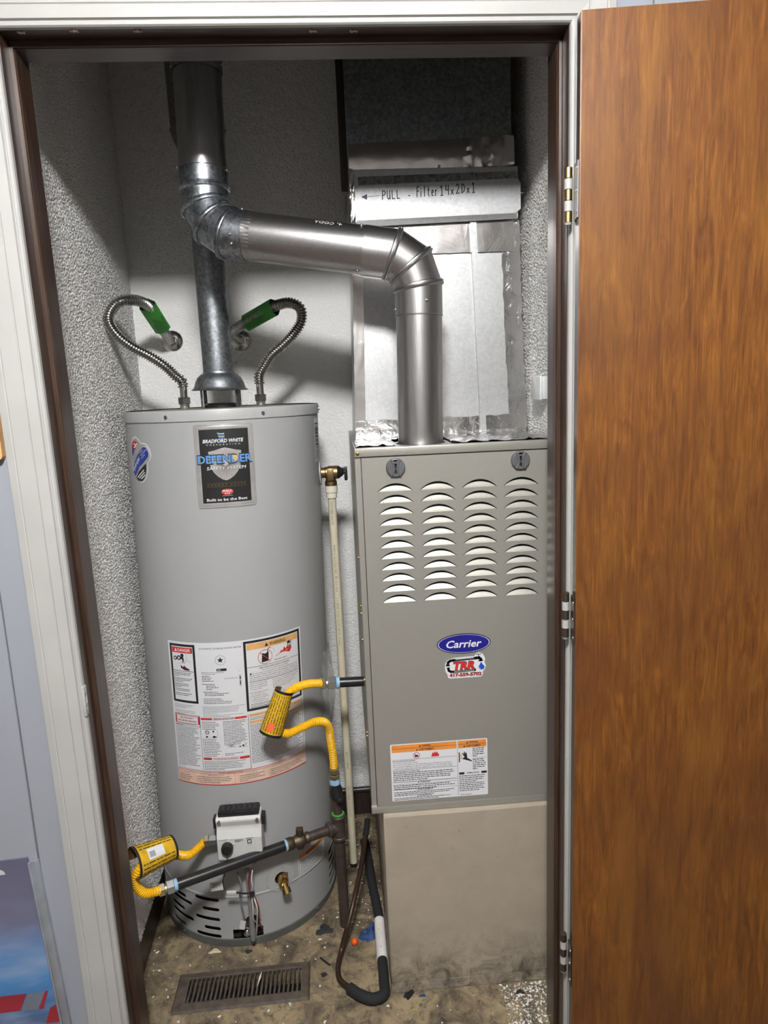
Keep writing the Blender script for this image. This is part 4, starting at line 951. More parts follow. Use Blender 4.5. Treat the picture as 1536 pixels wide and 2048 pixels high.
m = MB(); m.lathe(TC+Vector((-0.004, 0, -0.002)), ax_h, [(0.045, 0), (0.045, 0.008), (0.040, 0.013), (0.033, 0.013), (0.030, 0.004)], 32); m.build('flue_collar', 'iron_black', dh)

# ================================================================== VENT PIPES
GROUP_V = None
hp = thing('heater_vent_pipe', 'narrow dull galvanized vent pipe rising from the draft hood', 'vent pipe', TC+Vector((0, 0, 0.09)))
p0 = TC+Vector((-0.006, 0, 0.085)); p1 = Vector((0.171, 0.412, 1.999))
m = MB(); m.cyl(p0, p1, 0.0385, seg=36, cap=False); m.build('pipe', 'galv_dull', hp)
for a in (20, 140): b = MB(); q = p0+Vector((0.0385*sin(radians(a)), -0.0385*cos(radians(a)), 0.012)); b.sphere(q, 0.0032, 8); b.build('screw', 'screw', hp)
m = MB(); m.box(p0+Vector((-0.002, 0.036, 0.01)), p1+Vector((0.003, 0.0405, -0.01))); m.build('seam', 'galv_dull', hp)
# wye at the top where both vents join
RV = 0.0508
VA = Vector((0.219, 0.175, 2.20)); VB = Vector((0.2135, 0.175, 1.925))
wy = thing('vent_wye', 'dark metal wye fitting joining the two vent pipes up high', 'vent fitting', (0.171, 0.412, 2.0))
m = MB(); m.lathe((0.171, 0.412, 2.0), (-0.01, 0, 1), [(0.0395, 0.0), (0.042, 0.03), (0.065, 0.09), (0.066, 0.10), (0.066, 0.42)], 36, cap0=False); m.lathe((0.171, 0.412, 2.0), (-0.01, 0, 1), [(0.0665, 0.10), (0.0685, 0.104), (0.0665, 0.108)], 36, cap0=False, cap1=False); m.build('body', 'galv_dull', wy)
cdir = (VA-VB).normalized(); cz = VA+cdir*(-0.065)
m = MB(); m.lathe(cz, cdir, [(RV+0.0022, 0.0), (RV+0.0030, 0.002), (RV+0.0030, 0.09)], 36, cap0=False, cap1=False); m.tube(spline([cz+cdir*0.085, cz+cdir*0.13+Vector((0, 0.02, 0)), Vector((0.19, 0.30, 2.34)), Vector((0.171, 0.40, 2.39))], 0.02), RV+0.003, 28); m.build('branch', 'galv_dull', wy)
for a in (-85, 5, 80): b = MB(); q = cz+Vector(((RV+0.003)*sin(radians(a)), -(RV+0.003)*cos(radians(a)), 0.012 if a != 5 else 0.022)); b.sphere(q, 0.0032, 8); b.build('screw', 'screw', wy)

fv = thing('furnace_vent', 'shiny metal furnace vent pipe with two segmented elbows', 'vent pipe', (0.663, 0.09, 1.33))
def pipe(name, a, b, r, mat, crimp=None, seam=True):
    a = Vector(a); b = Vector(b); L = (b-a).length; t_ = (b-a).normalized()
    mm = MB(); prof = [(r, 0.0), (r, L)]
    mm.lathe(a, t_, prof, 40, cap0=False, cap1=False)
    return mm.build(name, mat, fv)
def crimp_ring(parent_name, a, t_, r, L, mat, n=44):
    a = Vector(a); t_ = Vector(t_).normalized(); up = Vector((0, 0, 1)) if abs(t_.z) < 0.9 else Vector((0, 1, 0))
    nx = (up-t_*up.dot(t_)).normalized(); ny = t_.cross(nx); seg = n*2; rings = []
    for h, amp in ((0, 0.0012), (L*0.75, 0.0012), (L, 0.0)):
        rings.append([a+t_*h+(nx*cos(2*pi*k/seg)+ny*sin(2*pi*k/seg))*(r-(amp if k % 2 else 0)) for k in range(seg)])
    b = MB(); b.ring_strip(rings, cap0=False, cap1=False); return b.build(parent_name, mat, fv)
# gored elbow through straight pieces
def elbow(pts, r, mat, start_len_ring=True):
    P = [Vector(p) for p in pts]; n = len(P); objs = []
    D = [(P[i+1]-P[i]).normalized() for i in range(n-1)]
    nrm = [D[0]]+[(D[i-1]+D[i]).normalized() for i in range(1, n-1)]+[D[-1]]
    seg = 40
    plane_n = D[0].cross(D[-1]).normalized()
    def ring(i, d, rr, shift=0.0):
        nx = plane_n; ny = d.cross(nx).normalized(); out = []
        for k in range(seg):
            o = nx*cos(2*pi*k/seg)*rr + ny*sin(2*pi*k/seg)*rr
            c = P[i]; den = d.dot(nrm[i]); tt = -o.dot(nrm[i])/den
            out.append(c+o+d*tt+nrm[i]*shift)
        return out
    for i in range(n-1):
        b = MB(); b.ring_strip([ring(i, D[i], r), ring(i+1, D[i], r)], cap0=False, cap1=False)
        g = b.build('gore', mat, fv)
        if 0 < i:
            b = MB(); rr = [ring(i, D[i], r+e, s_) for e, s_ in ((0.0, -0.0055), (0.0036, -0.003), (0.0042, -0.0010), (0.0012, 0.0006), (0.0040, 0.0025), (0.0034, 0.005), (0.0, 0.0075))]
            b.ring_strip(rr, cap0=False, cap1=False); b.build('bead', mat, g)
    return P
# right elbow and drop to the furnace
F0 = Vector((0.664, 0.090, 1.300)); F1 = Vector((0.6695, 0.090, 1.612))
pipe('drop_pipe', F0, F1, RV, 'pipe_steel')
m = MB(); m.box((0.664-0.0025, 0.090-RV-0.0012, 1.335), (0.664+0.0035, 0.090-RV+0.002, 1.60)); 
E = [F1-Vector((0, 0, 0.006)), Vector((0.6700, 0.0895, 1.668)), Vector((0.655, 0.089, 1.712)), Vector((0.617, 0.0885, 1.738)), Vector((0.552, 0.0905, 1.7485))]
elbow(E, RV+0.0012, 'pipe_steel')
b = MB(); b.lathe(F1-Vector((0, 0, 0.006)), (0.01, 0, 1), [(RV+0.0012, 0), (RV+0.0022, 0.001), (RV+0.0012, 0.003)], 40, cap0=False, cap1=False); b.build('joint_ring', 'pipe_steel', fv)
# horizontal run, rising to the left
A0 = Vector((0.556, 0.0904, 1.7480)); A1 = Vector((0.292, 0.142, 1.796))
hd = (A1-A0).normalized()
pipe('cross_pipe', A0-hd*0.004, A1, RV, 'pipe_steel_h')
E2 = [A1-hd*0.012, A1+hd*0.030, Vector((0.232, 0.162, 1.826)), Vector((0.2145, 0.172, 1.862)), Vector((0.2128, 0.175, 1.900)), VB+Vector((0, 0, 0.004))]
elbow(E2, RV+0.0014, 'galv')
crimp_ring('crimped_end', A1-hd*0.030, hd, RV+0.0006, 0.022, 'pipe_steel_h')
m = MB(); m.lathe(VB+Vector((0, 0, 0.003)), VA-VB, [(RV+0.0016, 0), (RV+0.0016, 0.012), (RV, 0.014)], 40, cap0=False, cap1=False); m.build('joint_ring', 'galv', fv)
pipe('upper_pipe', VB+Vector((0, 0, 0.010)), VA-cdir*0.06, RV, 'pipe_steel')
crimp_ring('crimped_end', VA-cdir*0.092, cdir, RV+0.0004, 0.030, 'pipe_steel')
def vs(q): b = MB(); b.sphere(q, 0.0034, 8); b.build('screw', 'screw', fv)
vs(F1+Vector((0.012, -RV-0.0015, 0.022))); vs(F1+Vector((-RV-0.0012, -0.005, 0.010)))
upv = (Vector((0, 0, 1))-hd*hd.z).normalized(); fr = hd.cross(upv).normalized()
if fr.y > 0: fr = -fr
def around(c, a, r=RV+0.0014): return c+upv*cos(radians(a))*r+fr*sin(radians(a))*r
vs(around(A0+hd*0.008, 30)); vs(around(A0+hd*0.006, 155)); vs(around(A1+hd*0.004, 5, RV+0.003)); vs(around(A1+hd*0.010, 100, RV+0.003)); vs(around(A1+hd*0.006, 120, RV+0.003))
vs(VB+Vector((-RV-0.002, -0.012, 0.020))); vs(VB+Vector((RV+0.002, -0.01, 0.012)))
# embossed size mark on the cross pipe, upside down as in the photo
cm = A0.lerp(A1, 0.14)
S = Sheet(lambda s, t, h: around(cm + hd*s, 38-math.degrees(t/RV), RV+h), True)
S.text('4" CODY', 0.010, -0.004, 0.0095, 'label_white', 1, width=0.060, bold=0.0)
S.build(fv)

# ================================================================== WATER CONNECTORS
def flex(name, label, pts, fit_xy, wall_pt, tagseg, n_text):
    t_ = thing(name, label, 'water connector', (fit_xy[0], fit_xy[1], HT))
    fx, fy = fit_xy
    m = MB(); corrugated(m, pts, 0.0116, 0.0068, 0.0026, 18); m.build('hose', 'stainless', t_)
    m = MB(); m.cyl((fx, fy, HT+0.028), (fx+0.0003, fy, HT+0.064), 0.0095, seg=18); m.build('sleeve', 'stainless', t_)
    m = MB(); m.hexn((fx, fy, HT+0.012), (fx, fy, HT+0.030), 0.0160); m.build('nut', 'nut_steel', t_)
    m = MB(); m.lathe((fx, fy, HT+0.0002), (0, 0, 1), [(0.0125, 0), (0.0130, 0.004), (0.0115, 0.006), (0.0130, 0.009), (0.0115, 0.011), (0.0125, 0.014), (0.0115, 0.016)], 18); m.build('nipple', 'zinc', t_)
    wp = Vector(wall_pt)
    m = MB(); m.lathe(wp, (0, -1, 0), [(0.034, 0.0), (0.033, 0.003), (0.026, 0.009), (0.017, 0.012), (0.0165, 0.018)], 32, cap0=False); m.build('escutcheon', 'chrome', t_)
    m = MB(); m.hexn(wp+Vector((0, -0.016, 0)), wp+Vector((0, -0.034, 0)), 0.0165); m.build('wall_nut', 'chrome', t_)
    # folded paper tag around the hose
    a, b = Vector(tagseg[0]), Vector(tagseg[1]); d = (b-a).normalized(); vw = (Vector((CX, CY, CZ))-(a+b)/2).normalized()
    n = (vw-d*vw.dot(d)).normalized(); sd = d.cross(n).normalized()
    hw = 0.0225; L = (b-a).length; V = []; 
    prof = [(-hw, 0.004), (-hw*0.6, 0.013), (0, 0.0165), (hw*0.6, 0.0150), (hw, 0.010), (hw*1.02, 0.004), (hw*0.5, -0.0150), (-hw*0.5, -0.0155), (-hw*0.98, 0.000)]
    m = MB(); m.ring_strip([[a+sd*p+n*h for p, h in prof], [b+sd*p+n*h for p, h in prof]], cap0=False, cap1=False, smooth=True); tg_ = m.build('paper_tag', 'green_tag', t_); tg_['label'] = 'bright green wrapped paper tag'
    def hgt(x):
        for (x0, y0), (x1, y1) in zip(prof[:5], prof[1:5]):
            if x <= x1: return y0+(y1-y0)*(x-x0)/(x1-x0)
        return prof[4][1]
    S = Sheet(lambda s, t, h: a+d*s+sd*t+n*(hgt(t)+h+0.0006), False)
    for k in range(n_text): S.greek(0.005, 0.016-k*0.0042, L-0.005, 1, 0.004, 0.0017, 'green_ink', 1)
    S.build(tg_)
    return t_
WZ = on(345, 682, 'y', YB); wl = Vector((WZ.x, YB-0.0005, WZ.z)); WZ2 = on(482, 681, 'y', YB); wr = Vector((WZ2.x, YB-0.0005, WZ2.z))
fxl, fxr = TC.x-0.101, TC.x+0.100
ptsL = [wl+Vector((0, -0.030, 0)), px(337, 676, 0.655), px(326, 660, 0.60), px(306, 624, 0.52), px(288, 606, 0.465), px(262, 600, 0.425), px(236, 605, 0.405), px(220, 624, 0.392), px(217, 642, 0.386), px(232, 668, 0.382), px(262, 693, 0.385), px(300, 713, 0.392), px(333, 735, 0.400), px(353, 754, 0.408), Vector((fxl-0.0015, HY, HT+0.072)), Vector((fxl, HY, HT+0.056))]
a_, b_ = px(324, 657, 0.592), px(293, 609, 0.485)
flex('water_connector', 'corrugated steel water connector looping beside the rough side wall', ptsL, (fxl, HY), wl, (a_, b_), 8)
ptsR = [wr+Vector((0, -0.030, 0)), px(473, 676, 0.648), px(466, 664, 0.60), px(484, 650, 0.55), px(520, 628, 0.485), px(553, 611, 0.44), px(580, 606, 0.425), px(600, 616, 0.418), px(603, 640, 0.414), px(590, 664, 0.412), px(566, 690, 0.411), px(542, 711, 0.411), px(528, 733, 0.412), Vector((fxr+0.0005, HY, HT+0.078)), Vector((fxr, HY, HT+0.056))]
a_, b_ = px(494, 645, 0.535), px(550, 613, 0.443)
flex('water_connector', 'corrugated steel water connector looping up beside the vent cross pipe', ptsR, (fxr, HY), wr, (a_, b_), 8)

# ================================================================== RELIEF VALVE AND DISCHARGE PIPE
tp = thing('relief_valve', 'brass relief valve with black lever on the heater side', 'valve', (0.45, 0.41, 1.20))
c = on(660, 945, 'y', 0.41); y_ = 0.41; xs_ = H(90, 1.234).x
m = MB(); m.lathe((xs_-0.001, y_, c.z), (1, 0, 0), [(0.034, 0), (0.034, 0.003), (0.015, 0.005)], 28); m.build('flange', 'heater_cap', tp)
m = MB(); m.lathe((xs_+0.002, y_, c.z), (1, 0, 0), [(0.0145, 0), (0.0145, 0.012), (0.0165, 0.014), (0.0165, 0.020), (0.0185, 0.021), (0.0185, 0.045), (0.0165, 0.047)], 24); m.lathe((c.x+0.001, y_, c.z), (0, 0, -1), [(0.014, 0.0), (0.014, 0.022), (0.0165, 0.024), (0.0165, 0.037), (0.013, 0.037)], 20); m.box((c.x-0.008, y_-0.021, c.z-0.020), (c.x+0.010, y_-0.016, c.z+0.013), bevel=0.001); m.build('body', 'brass_old', tp)
m = MB(); m.lathe((xs_+0.049, y_, c.z), (1, 0, 0), [(0.0185, 0), (0.0165, 0.004), (0.009, 0.014), (0.006, 0.016), (0.005, 0.022)], 20); m.build('cap', 'black_plastic', tp)
m = MB(); m.box((xs_+0.066, y_-0.005, c.z-0.024), (xs_+0.075, y_+0.005, c.z+0.014), bevel=0.003); m.box((xs_+0.060, y_-0.004, c.z+0.004), (xs_+0.070, y_+0.004, c.z+0.013), bevel=0.002); m.build('lever', 'black_plastic', tp)
dp = thing('discharge_pipe', 'cream plastic discharge pipe hanging from the brass relief valve', 'pipe', (0.455, 0.41, 0.035))
ptop = Vector((c.x+0.001, y_, c.z-0.036)); pbot = Vector((0.456, 0.41, 0.036)); pd = (pbot-ptop).normalized()
m = MB(); m.cyl(ptop+pd*0.02, pbot, 0.0113, seg=24); pp_ = m.build('pipe', 'cpvc', dp)
m = MB(); m.lathe(ptop, pd, [(0.0170, 0), (0.0170, 0.018), (0.0160, 0.019), (0.0150, 0.020), (0.0150, 0.034), (0.0135, 0.034)], 24); m.build('adapter', 'cpvc_fit', dp)
S = Sheet(lambda s, t, h: ptop+pd*s+Vector((sin(t/0.0115-0.1)*(0.0114+h), -cos(t/0.0115-0.1)*(0.0114+h), 0)), True)
for st, s0, wd in (('ASTM E84 6/25', 0.110, 0.068), ('ASTM D2846', 0.225, 0.060), ('100 PSI @ 180 F', 0.300, 0.075), ('CPVC 4120 (CTS-001) SDR-11', 0.460, 0.140), ('Made in USA', 0.845, 0.055), ('1/2 SCC-61 PM6 (120)', 1.000, 0.10)):
    V, F = text_mesh(st); x0 = min(v[0] for v in V); x1 = max(v[0] for v in V); kx = wd/(x1-x0); kk = 0.0062/CAP
    S.put([(s0-(x-x0)*kx, 0.003-y*kk) for x, y in V], F, 'ink_grey', 1, 'text')
S.build(pp_)

# ================================================================== GAS PIPING
GXP, GYP = 0.424, 0.205
gp = thing('gas_riser', 'dark brown iron gas riser with tee standing on the floor', 'gas pipe', (GXP, GYP, 0))
def ipipe(a, b, r=0.0134, mat='iron_brown', nm='pipe', par=None):
    m = MB(); m.cyl(a, b, r, seg=22); return m.build(nm, mat, par or gp)
def collar(c, d, r, w, mat='iron_brown', nm='collar', par=None):
    c = Vector(c); d = Vector(d).normalized(); m = MB(); m.lathe(c-d*w/2, d, [(r*0.92, 0), (r, w*0.15), (r, w*0.85), (r*0.92, w)], 22); return m.build(nm, mat, par or gp)
ipipe((GXP+0.002, GYP, 0.0), (GXP, GYP, 0.275), 0.0138)
m = MB(); m.cyl((GXP, GYP, 0.272), (GXP, GYP, 0.332), 0.0175, seg=22); bd_ = Vector((0.030-0.425, 0.034-0.203, 0)).normalized(); m.cyl((GXP, GYP, 0.302), Vector((GXP, GYP, 0.302))+bd_*0.030, 0.0165, seg=22); m.build('tee', 'iron_brown', gp)
collar((GXP, GYP, 0.272), (0, 0, 1), 0.0205, 0.010); collar((GXP, GYP, 0.333), (0, 0, 1), 0.0205, 0.010); collar(Vector((GXP, GYP, 0.302))+bd_*0.028, bd_, 0.0195, 0.010)
ipipe((GXP, GYP, 0.332), (GXP-0.002, GYP, 0.410), 0.0125)
o = collar((GXP, GYP, 0.341), (0, 0, 1), 0.0165, 0.004, 'green_tag', 'sealant_ring')
u0 = Vector((GXP-0.002, GYP, 0.385))
m = MB(); m.lathe(u0, (0, 0, 1), [(0.0135, 0), (0.017, 0.006), (0.018, 0.018), (0.017, 0.030), (0.0135, 0.036), (0.0135, 0.052)], 20); m.build('stop_cock', 'iron_black', gp)
m = MB(); m.cyl(u0+Vector((0.006, -0.012, 0.018)), u0+Vector((0.010, -0.030, 0.018)), 0.0105, seg=14); m.box(u0+Vector((0.004, -0.038, 0.014)), u0+Vector((0.016, -0.029, 0.022)), bevel=0.001); m.build('cock_key', 'iron_black', gp)
# upper flexible line to the furnace
ug = thing('gas_connector', 'yellow gas connector with paper tag from riser to furnace', 'gas connector', (GXP, GYP, 0.43))
k0 = Vector((GXP-0.003, GYP, 0.430))
m = MB(); m.lathe(k0, (0, 0, 1), [(0.0150, 0), (0.0155, 0.004), (0.0150, 0.014)], 18); m.build('thread_tape', 'teflon_blue', ug)
m = MB(); m.hexn(k0+Vector((0, 0, 0.013)), k0+Vector((0, 0, 0.027)), 0.0155); m.hexn(k0+Vector((0, 0, 0.029)), k0+Vector((0, 0, 0.044)), 0.0145); m.build('flare_nut', 'fitting_gold', ug)
q1 = px(640, 1368, 0.19)
hp_pts = [k0+Vector((0, 0, 0.042)), px(666, 1510, 0.200), px(661, 1478, 0.195), px(658, 1458, 0.185), px(648, 1444, 0.165), px(630, 1444, 0.148), px(602, 1456, 0.132), px(575, 1467, 0.118), px(556, 1460, 0.108), px(550, 1440, 0.104), px(556, 1415, 0.105), px(568, 1395, 0.112), px(588, 1378, 0.130), px(612, 1369, 0.160), px(636, 1367, 0.188), px(645, 1367, 0.197)]
m = MB(); corrugated(m, hp_pts, 0.0094, 0.0052, 0.0013, 16); m.build('hose', 'yellow_hose', ug)
n0 = px(643, 1367, 0.198); n1 = px(733, 1362, 0.204); n1 = Vector((0.5105, 0.204, n1.z)); nd = (n1-n0).normalized()
m = MB(); m.hexn(n0-nd*0.004, n0+nd*0.012, 0.0150); m.cyl(n0+nd*0.012, n0+nd*0.016, 0.0105, seg=16); m.build('flare_nut', 'fitting_gold', ug)
m = MB(); m.hexn(n0+nd*0.016, n0+nd*0.038, 0.0165); m.build('adapter', 'zinc', ug)
m = MB(); m.lathe(n0+nd*0.038, nd, [(0.0150, 0), (0.0155, 0.002), (0.0145, 0.008)], 18); m.build('thread_tape', 'teflon_blue', ug)
m = MB(); m.cyl(n0+nd*0.044, n1, 0.0128, seg=22); m.build('furnace_nipple', 'iron_black', ug)
# paper tag wrapped around the hose
def yellow_tag(par, A, B, R0, R1, side, faces_label, stick, white=False, twist=0.0):
    """partly open paper cone wrapped on a hose between A and B"""
    A = Vector(A); B = Vector(B); d = (B-A).normalized(); vw = (Vector((CX, CY, CZ))-A).normalized(); n = (vw-d*vw.dot(d)).normalized(); s_ = d.cross(n).normalized()
    NU, NV = 22, 10
    def P(u, v, off=0.0):
        a = radians(-155+310*u+twist); rr = (R0+(R1-R0)*v)*(1+0.10*sin(u*9.0))+off
        return A.lerp(B, v)+n*rr*cos(a)+s_*rr*sin(a)*side
    V = [P(i/NU, j/NV) for j in range(NV+1) for i in range(NU+1)]
    F = [(j*(NU+1)+i, j*(NU+1)+i+1, (j+1)*(NU+1)+i+1, (j+1)*(NU+1)+i) for j in range(NV) for i in range(NU)]
    m = MB(); m.add(V, F, 0, True); t_ = m.build('paper_tag', 'yellow_tag', par); t_['label'] = faces_label
    m = MB(); V = [P(i/NU, j/NV, -0.0006) for j in range(NV+1) for i in range(NU+1)]; m.add(V, F, 0, True); m.build('tag_inside', 'tag_inside', t_)
    for v0, v1, nm in ((0.0, 0.055, 'border'), (0.945, 1.0, 'border')):
        m = MB(); m.add([P(i/NU, v, 0.0005) for v in (v0, v1) for i in range(NU+1)], [(i, i+1, NU+2+i, NU+1+i) for i in range(NU)], 0, True); m.build(nm, 'black', t_)
    S = Sheet(lambda u, v, h: P(u, v, h+0.0004), True); R_ = random.Random(5)
    for k in range(13):
        u = 0.16+0.055*k
        if stick and 0.42 < u < 0.58: continue
        v = 0.09
        while v < 0.90:
            dv = min(0.04+R_.random()*0.14, 0.91-v); S.put([(u, v), (u+0.013, v), (u+0.013, v+dv), (u, v+dv)], [(0, 1, 2, 3)], 'ink', 1, 'text'); v += dv+0.025
    S.build(t_)
    return t_, P
tA = px(541, 1468, 0.096); tB = px(569, 1380, 0.112)
tt_, PT = yellow_tag(ug, tA, tB, 0.0255, 0.0205, 1, 'crumpled yellow paper tag with black borders', False)
m = MB(); m.add([PT(u, v, 0.0012) for v in (0.12, 0.30) for u in (0.40, 0.46, 0.52)], [(0, 1, 4, 3), (1, 2, 5, 4)]); m.build('price_sticker', 'orange_sticker', tt_)
# lower line along the front of the heater
lg = thing('gas_branch', 'black iron branch pipe with shutoff crossing the control box', 'gas pipe', (0.2, 0.1, 0.30))
T0 = Vector((GXP, GYP, 0.302))
def bp(d): return T0 + (Vector((0.030, 0.034, 0.300))-T0).normalized()*d
m = MB(); m.cyl(bp(0.033), bp(0.088), 0.0125, seg=20); m.build('nipple', 'iron_brown', lg)
m = MB(); bb0 = bp(0.086); bdv = (bp(1)-bp(0)); m.lathe(bb0, bdv, [(0.0150, 0), (0.0160, 0.004), (0.0135, 0.010), (0.0175, 0.018), (0.0175, 0.032), (0.0135, 0.042), (0.0165, 0.046), (0.0165, 0.060)], 18); m.build('shutoff_body', 'valve_rust', lg)
m = MB(); cc = bp(0.110); m.cyl(cc+Vector((0, 0, 0.010)), cc+Vector((0, 0, 0.028)), 0.010, seg=14); m.box(cc+Vector((-0.009, -0.006, 0.026)), cc+Vector((0.009, 0.006, 0.036)), bevel=0.002); m.cyl(cc+Vector((0, 0, -0.022)), cc+Vector((0, 0, -0.010)), 0.009, seg=14); m.build('shutoff_key', 'valve_rust', lg)
m = MB(); m.lathe(bp(0.146), bdv, [(0.0135, 0), (0.0145, 0.002), (0.0135, 0.007)], 18); m.build('thread_tape', 'teflon_blue', lg)
Ltot = (Vector((0.030, 0.034, 0.300))-T0).length
m = MB(); m.cyl(bp(0.150), bp(Ltot-0.004), 0.0136, seg=24); m.build('black_pipe', 'iron_black', lg)
m = MB(); m.lathe(bp(Ltot-0.006), bdv, [(0.0135, 0), (0.0145, 0.002), (0.0140, 0.008)], 18); m.build('thread_tape', 'teflon_blue', lg)
lc = thing('gas_connector', 'yellow gas connector curling from the black branch pipe to control box', 'gas connector', bp(Ltot))
e0 = bp(Ltot+0.002)
m = MB(); m.hexn(e0, e0+bdv*0.018, 0.0165); m.build('adapter', 'zinc', lc)
m = MB(); m.hexn(e0+bdv*0.022, e0+bdv*0.036, 0.0150); m.cyl(e0+bdv*0.016, e0+bdv*0.024, 0.0105, seg=16); m.build('flare_nut', 'fitting_gold', lc)
e1 = e0+bdv*0.032
vfit = Vector((GX0-0.002, GY0+0.026, 0.338))
h_pts = [e1, px(312, 1783, 0.008), px(292, 1787, -0.004), px(275, 1776, -0.010), px(269, 1757, -0.010), px(278, 1738, -0.004), px(292, 1722, 0.010), px(312, 1712, 0.035), px(345, 1709, 0.075), px(380, 1709, 0.115), vfit+Vector((-0.030, 0.0, 0))]
m = MB(); corrugated(m, h_pts, 0.0094, 0.0052, 0.0013, 16); m.build('hose', 'yellow_hose', lc)
m = MB(); m.hexn(vfit+Vector((-0.034, 0, 0)), vfit+Vector((-0.021, 0, 0)), 0.0145); m.build('flare_nut', 'fitting_gold', lc)
m = MB(); m.hexn(vfit+Vector((-0.021, 0, 0)), vfit+Vector((-0.002, 0, 0)), 0.0135); m.build('adapter', 'zinc', lc)
tA = px(268, 1726, -0.012); tB = px(347, 1693, 0.050)
tt2, PT2 = yellow_tag(lc, tA, tB, 0.034, 0.026, -1, 'yellow paper tag with white barcode sticker', True, twist=10)
m = MB(); m.add([PT2(u, v, 0.0014) for v in (0.25, 0.45, 0.66) for u in (0.42, 0.47, 0.52, 0.58)], [(0, 1, 5, 4), (1, 2, 6, 5), (2, 3, 7, 6), (4, 5, 9, 8), (5, 6, 10, 9), (6, 7, 11, 10)]); bs = m.build('barcode_sticker', 'label_white', tt2)
m = MB()
for k in range(10):
    v = 0.29+k*0.014; m.add([PT2(u, vv, 0.0019) for vv in (v, v+0.007) for u in (0.45, 0.53)], [(0, 1, 3, 2)])
m.build('barcode', 'ink', bs)

# clear plastic pouch on the heater side
m = MB(); NU, NV = 10, 24
V = []
for j in range(NV+1):
    z = 0.50+0.245*j/NV
    for i in range(NU+1):
        ph = 70+26*i/NU; bul = 0.004+0.016*sin(pi*i/NU)*sin(pi*min(1, j/NV*1.05))+0.003*sin(i*2.1+j*0.9)
        V.append(H(ph, z, HR+max(0.0015, bul)))
m.add(V, [(j*(NU+1)+i, j*(NU+1)+i+1, (j+1)*(NU+1)+i+1, (j+1)*(NU+1)+i) for j in range(NV) for i in range(NU)], 0, True)
own_base(m, 'plastic_pouch', 'clear_plastic', H(83, 0.5), 'clear crinkled plastic pouch taped to the heater side', 'pouch')

# ================================================================== FURNACE
FX0, FX1, FY, FZ0, FZ1 = 0.5109, 0.9527, -0.0127, 0.4793, 1.3305
FB = 0.695
fu = thing('furnace', 'tall taupe gas furnace with louvred door on a base box', 'furnace', ((FX0+FX1)/2, 0.34, FZ0))
m = MB()
m.box((FX0, 0.004, FZ0), (FX0+0.0015, FB, FZ1-0.001)); m.box((FX1-0.0015, 0.004, FZ0), (FX1, FB, FZ1-0.001)); m.box((FX0, FB-0.002, FZ0), (FX1, FB, FZ1-0.001)); m.box((FX0, 0.004, FZ0), (FX1, FB, FZ0+0.002))
m.box((FX0, -0.006, FZ0), (FX0+0.013, 0.006, FZ1-0.018), bevel=0.001, seg=1); m.box((FX1-0.013, -0.006, FZ0), (FX1, 0.006, FZ1-0.018), bevel=0.001, seg=1)
m.build('cabinet', 'furnace_paint', fu)
m = MB(); m.box((FX0+0.002, 0.200, FZ0+0.002), (FX1-0.002, 0.202, FZ1-0.002)); m.build('inner_panel', 'galv_dull', fu)
# top: front rail plus top sheet with a hole for the flue
m = MB(); m.box((FX0, -0.011, FZ1-0.0185), (FX1, 0.010, FZ1), bevel=0.0018); m.build('top_rail', 'furnace_paint', fu)
hole = [(0.664+0.056*cos(2*pi*k/32), 0.090+0.056*sin(2*pi*k/32)) for k in range(32)]
V2, F2 = plate2d([(FX0, 0.009), (FX1, 0.009), (FX1, FB), (FX0, FB)], [hole])
m = MB(); m.add([(x, y, FZ1-0.0015) for x, y in V2], F2); m.build('top_sheet', 'galv_sheet', fu)
m = MB(); m.box((FX0-0.001, -0.0135, FZ0-0.002), (FX1, 0.006, FZ0+0.0165), bevel=0.003); m.build('bottom_rail', 'furnace_paint', fu)
# door panel with 44 half-moon louvres
PX0, PX1, PZ0, PZ1 = FX0+0.0125, FX1-0.0075, FZ0+0.0165, FZ1-0.0205
LWID, LHT, NLV = 0.0757, 0.0172, 14
cols = [0.5565+0.0912*k for k in range(4)]; rows = [1.2360-0.02475*k for k in range(11)]
def arc(x0, z0, w_, h_, n=NLV):
    # circular arc through both ends with sagitta h
    R_ = (w_*w_/4+h_*h_)/(2*h_); cx_ = x0+w_/2; cz_ = z0+h_-R_; a = math.asin(w_/2/R_)
    return [(cx_+R_*sin(a-2*a*k/n), cz_+R_*cos(a-2*a*k/n)) for k in range(n+1)]
holes = [arc(x, z, LWID, LHT) for x in cols for z in rows]
V2, F2 = plate2d([(PX0, PZ0), (PX1, PZ0), (PX1, PZ1), (PX0, PZ1)], holes)
m = MB(); m.add([(x, FY, z) for x, z in V2], F2)
m.box((PX0, FY, PZ0), (PX0+0.0012, 0.002, PZ1)); m.box((PX1-0.0012, FY, PZ0), (PX1, 0.002, PZ1)); m.box((PX0, FY+0.0002, PZ1-0.0012), (PX1, 0.002, PZ1)); m.box((PX0, FY+0.0002, PZ0), (PX1, 0.002, PZ0+0.0012))
dpan = m.build('door_panel', 'furnace_paint', fu)
# one louvre scoop, pressed inward, shared mesh
lm = MB(); n = NLV
edge0 = arc(0, 0, LWID, LHT); inner = [(LWID/2+(x-LWID/2)*0.955, max(0.0, z*0.66)) for x, z in edge0]
NS = 5; V = []
for j in range(NS+1):
    f = j/NS
    for k in range(n+1):
        x, zt = inner[k]; z = zt*f
        d = 0.0072*(z/(LHT*0.66))**0.9 if zt > 0 else 0
        V.append((x if f > 0 else x, 0.0002+d, z))
lm.add(V, [(j*(n+1)+k, j*(n+1)+k+1, (j+1)*(n+1)+k+1, (j+1)*(n+1)+k) for j in range(NS) for k in range(n)], 0, True)
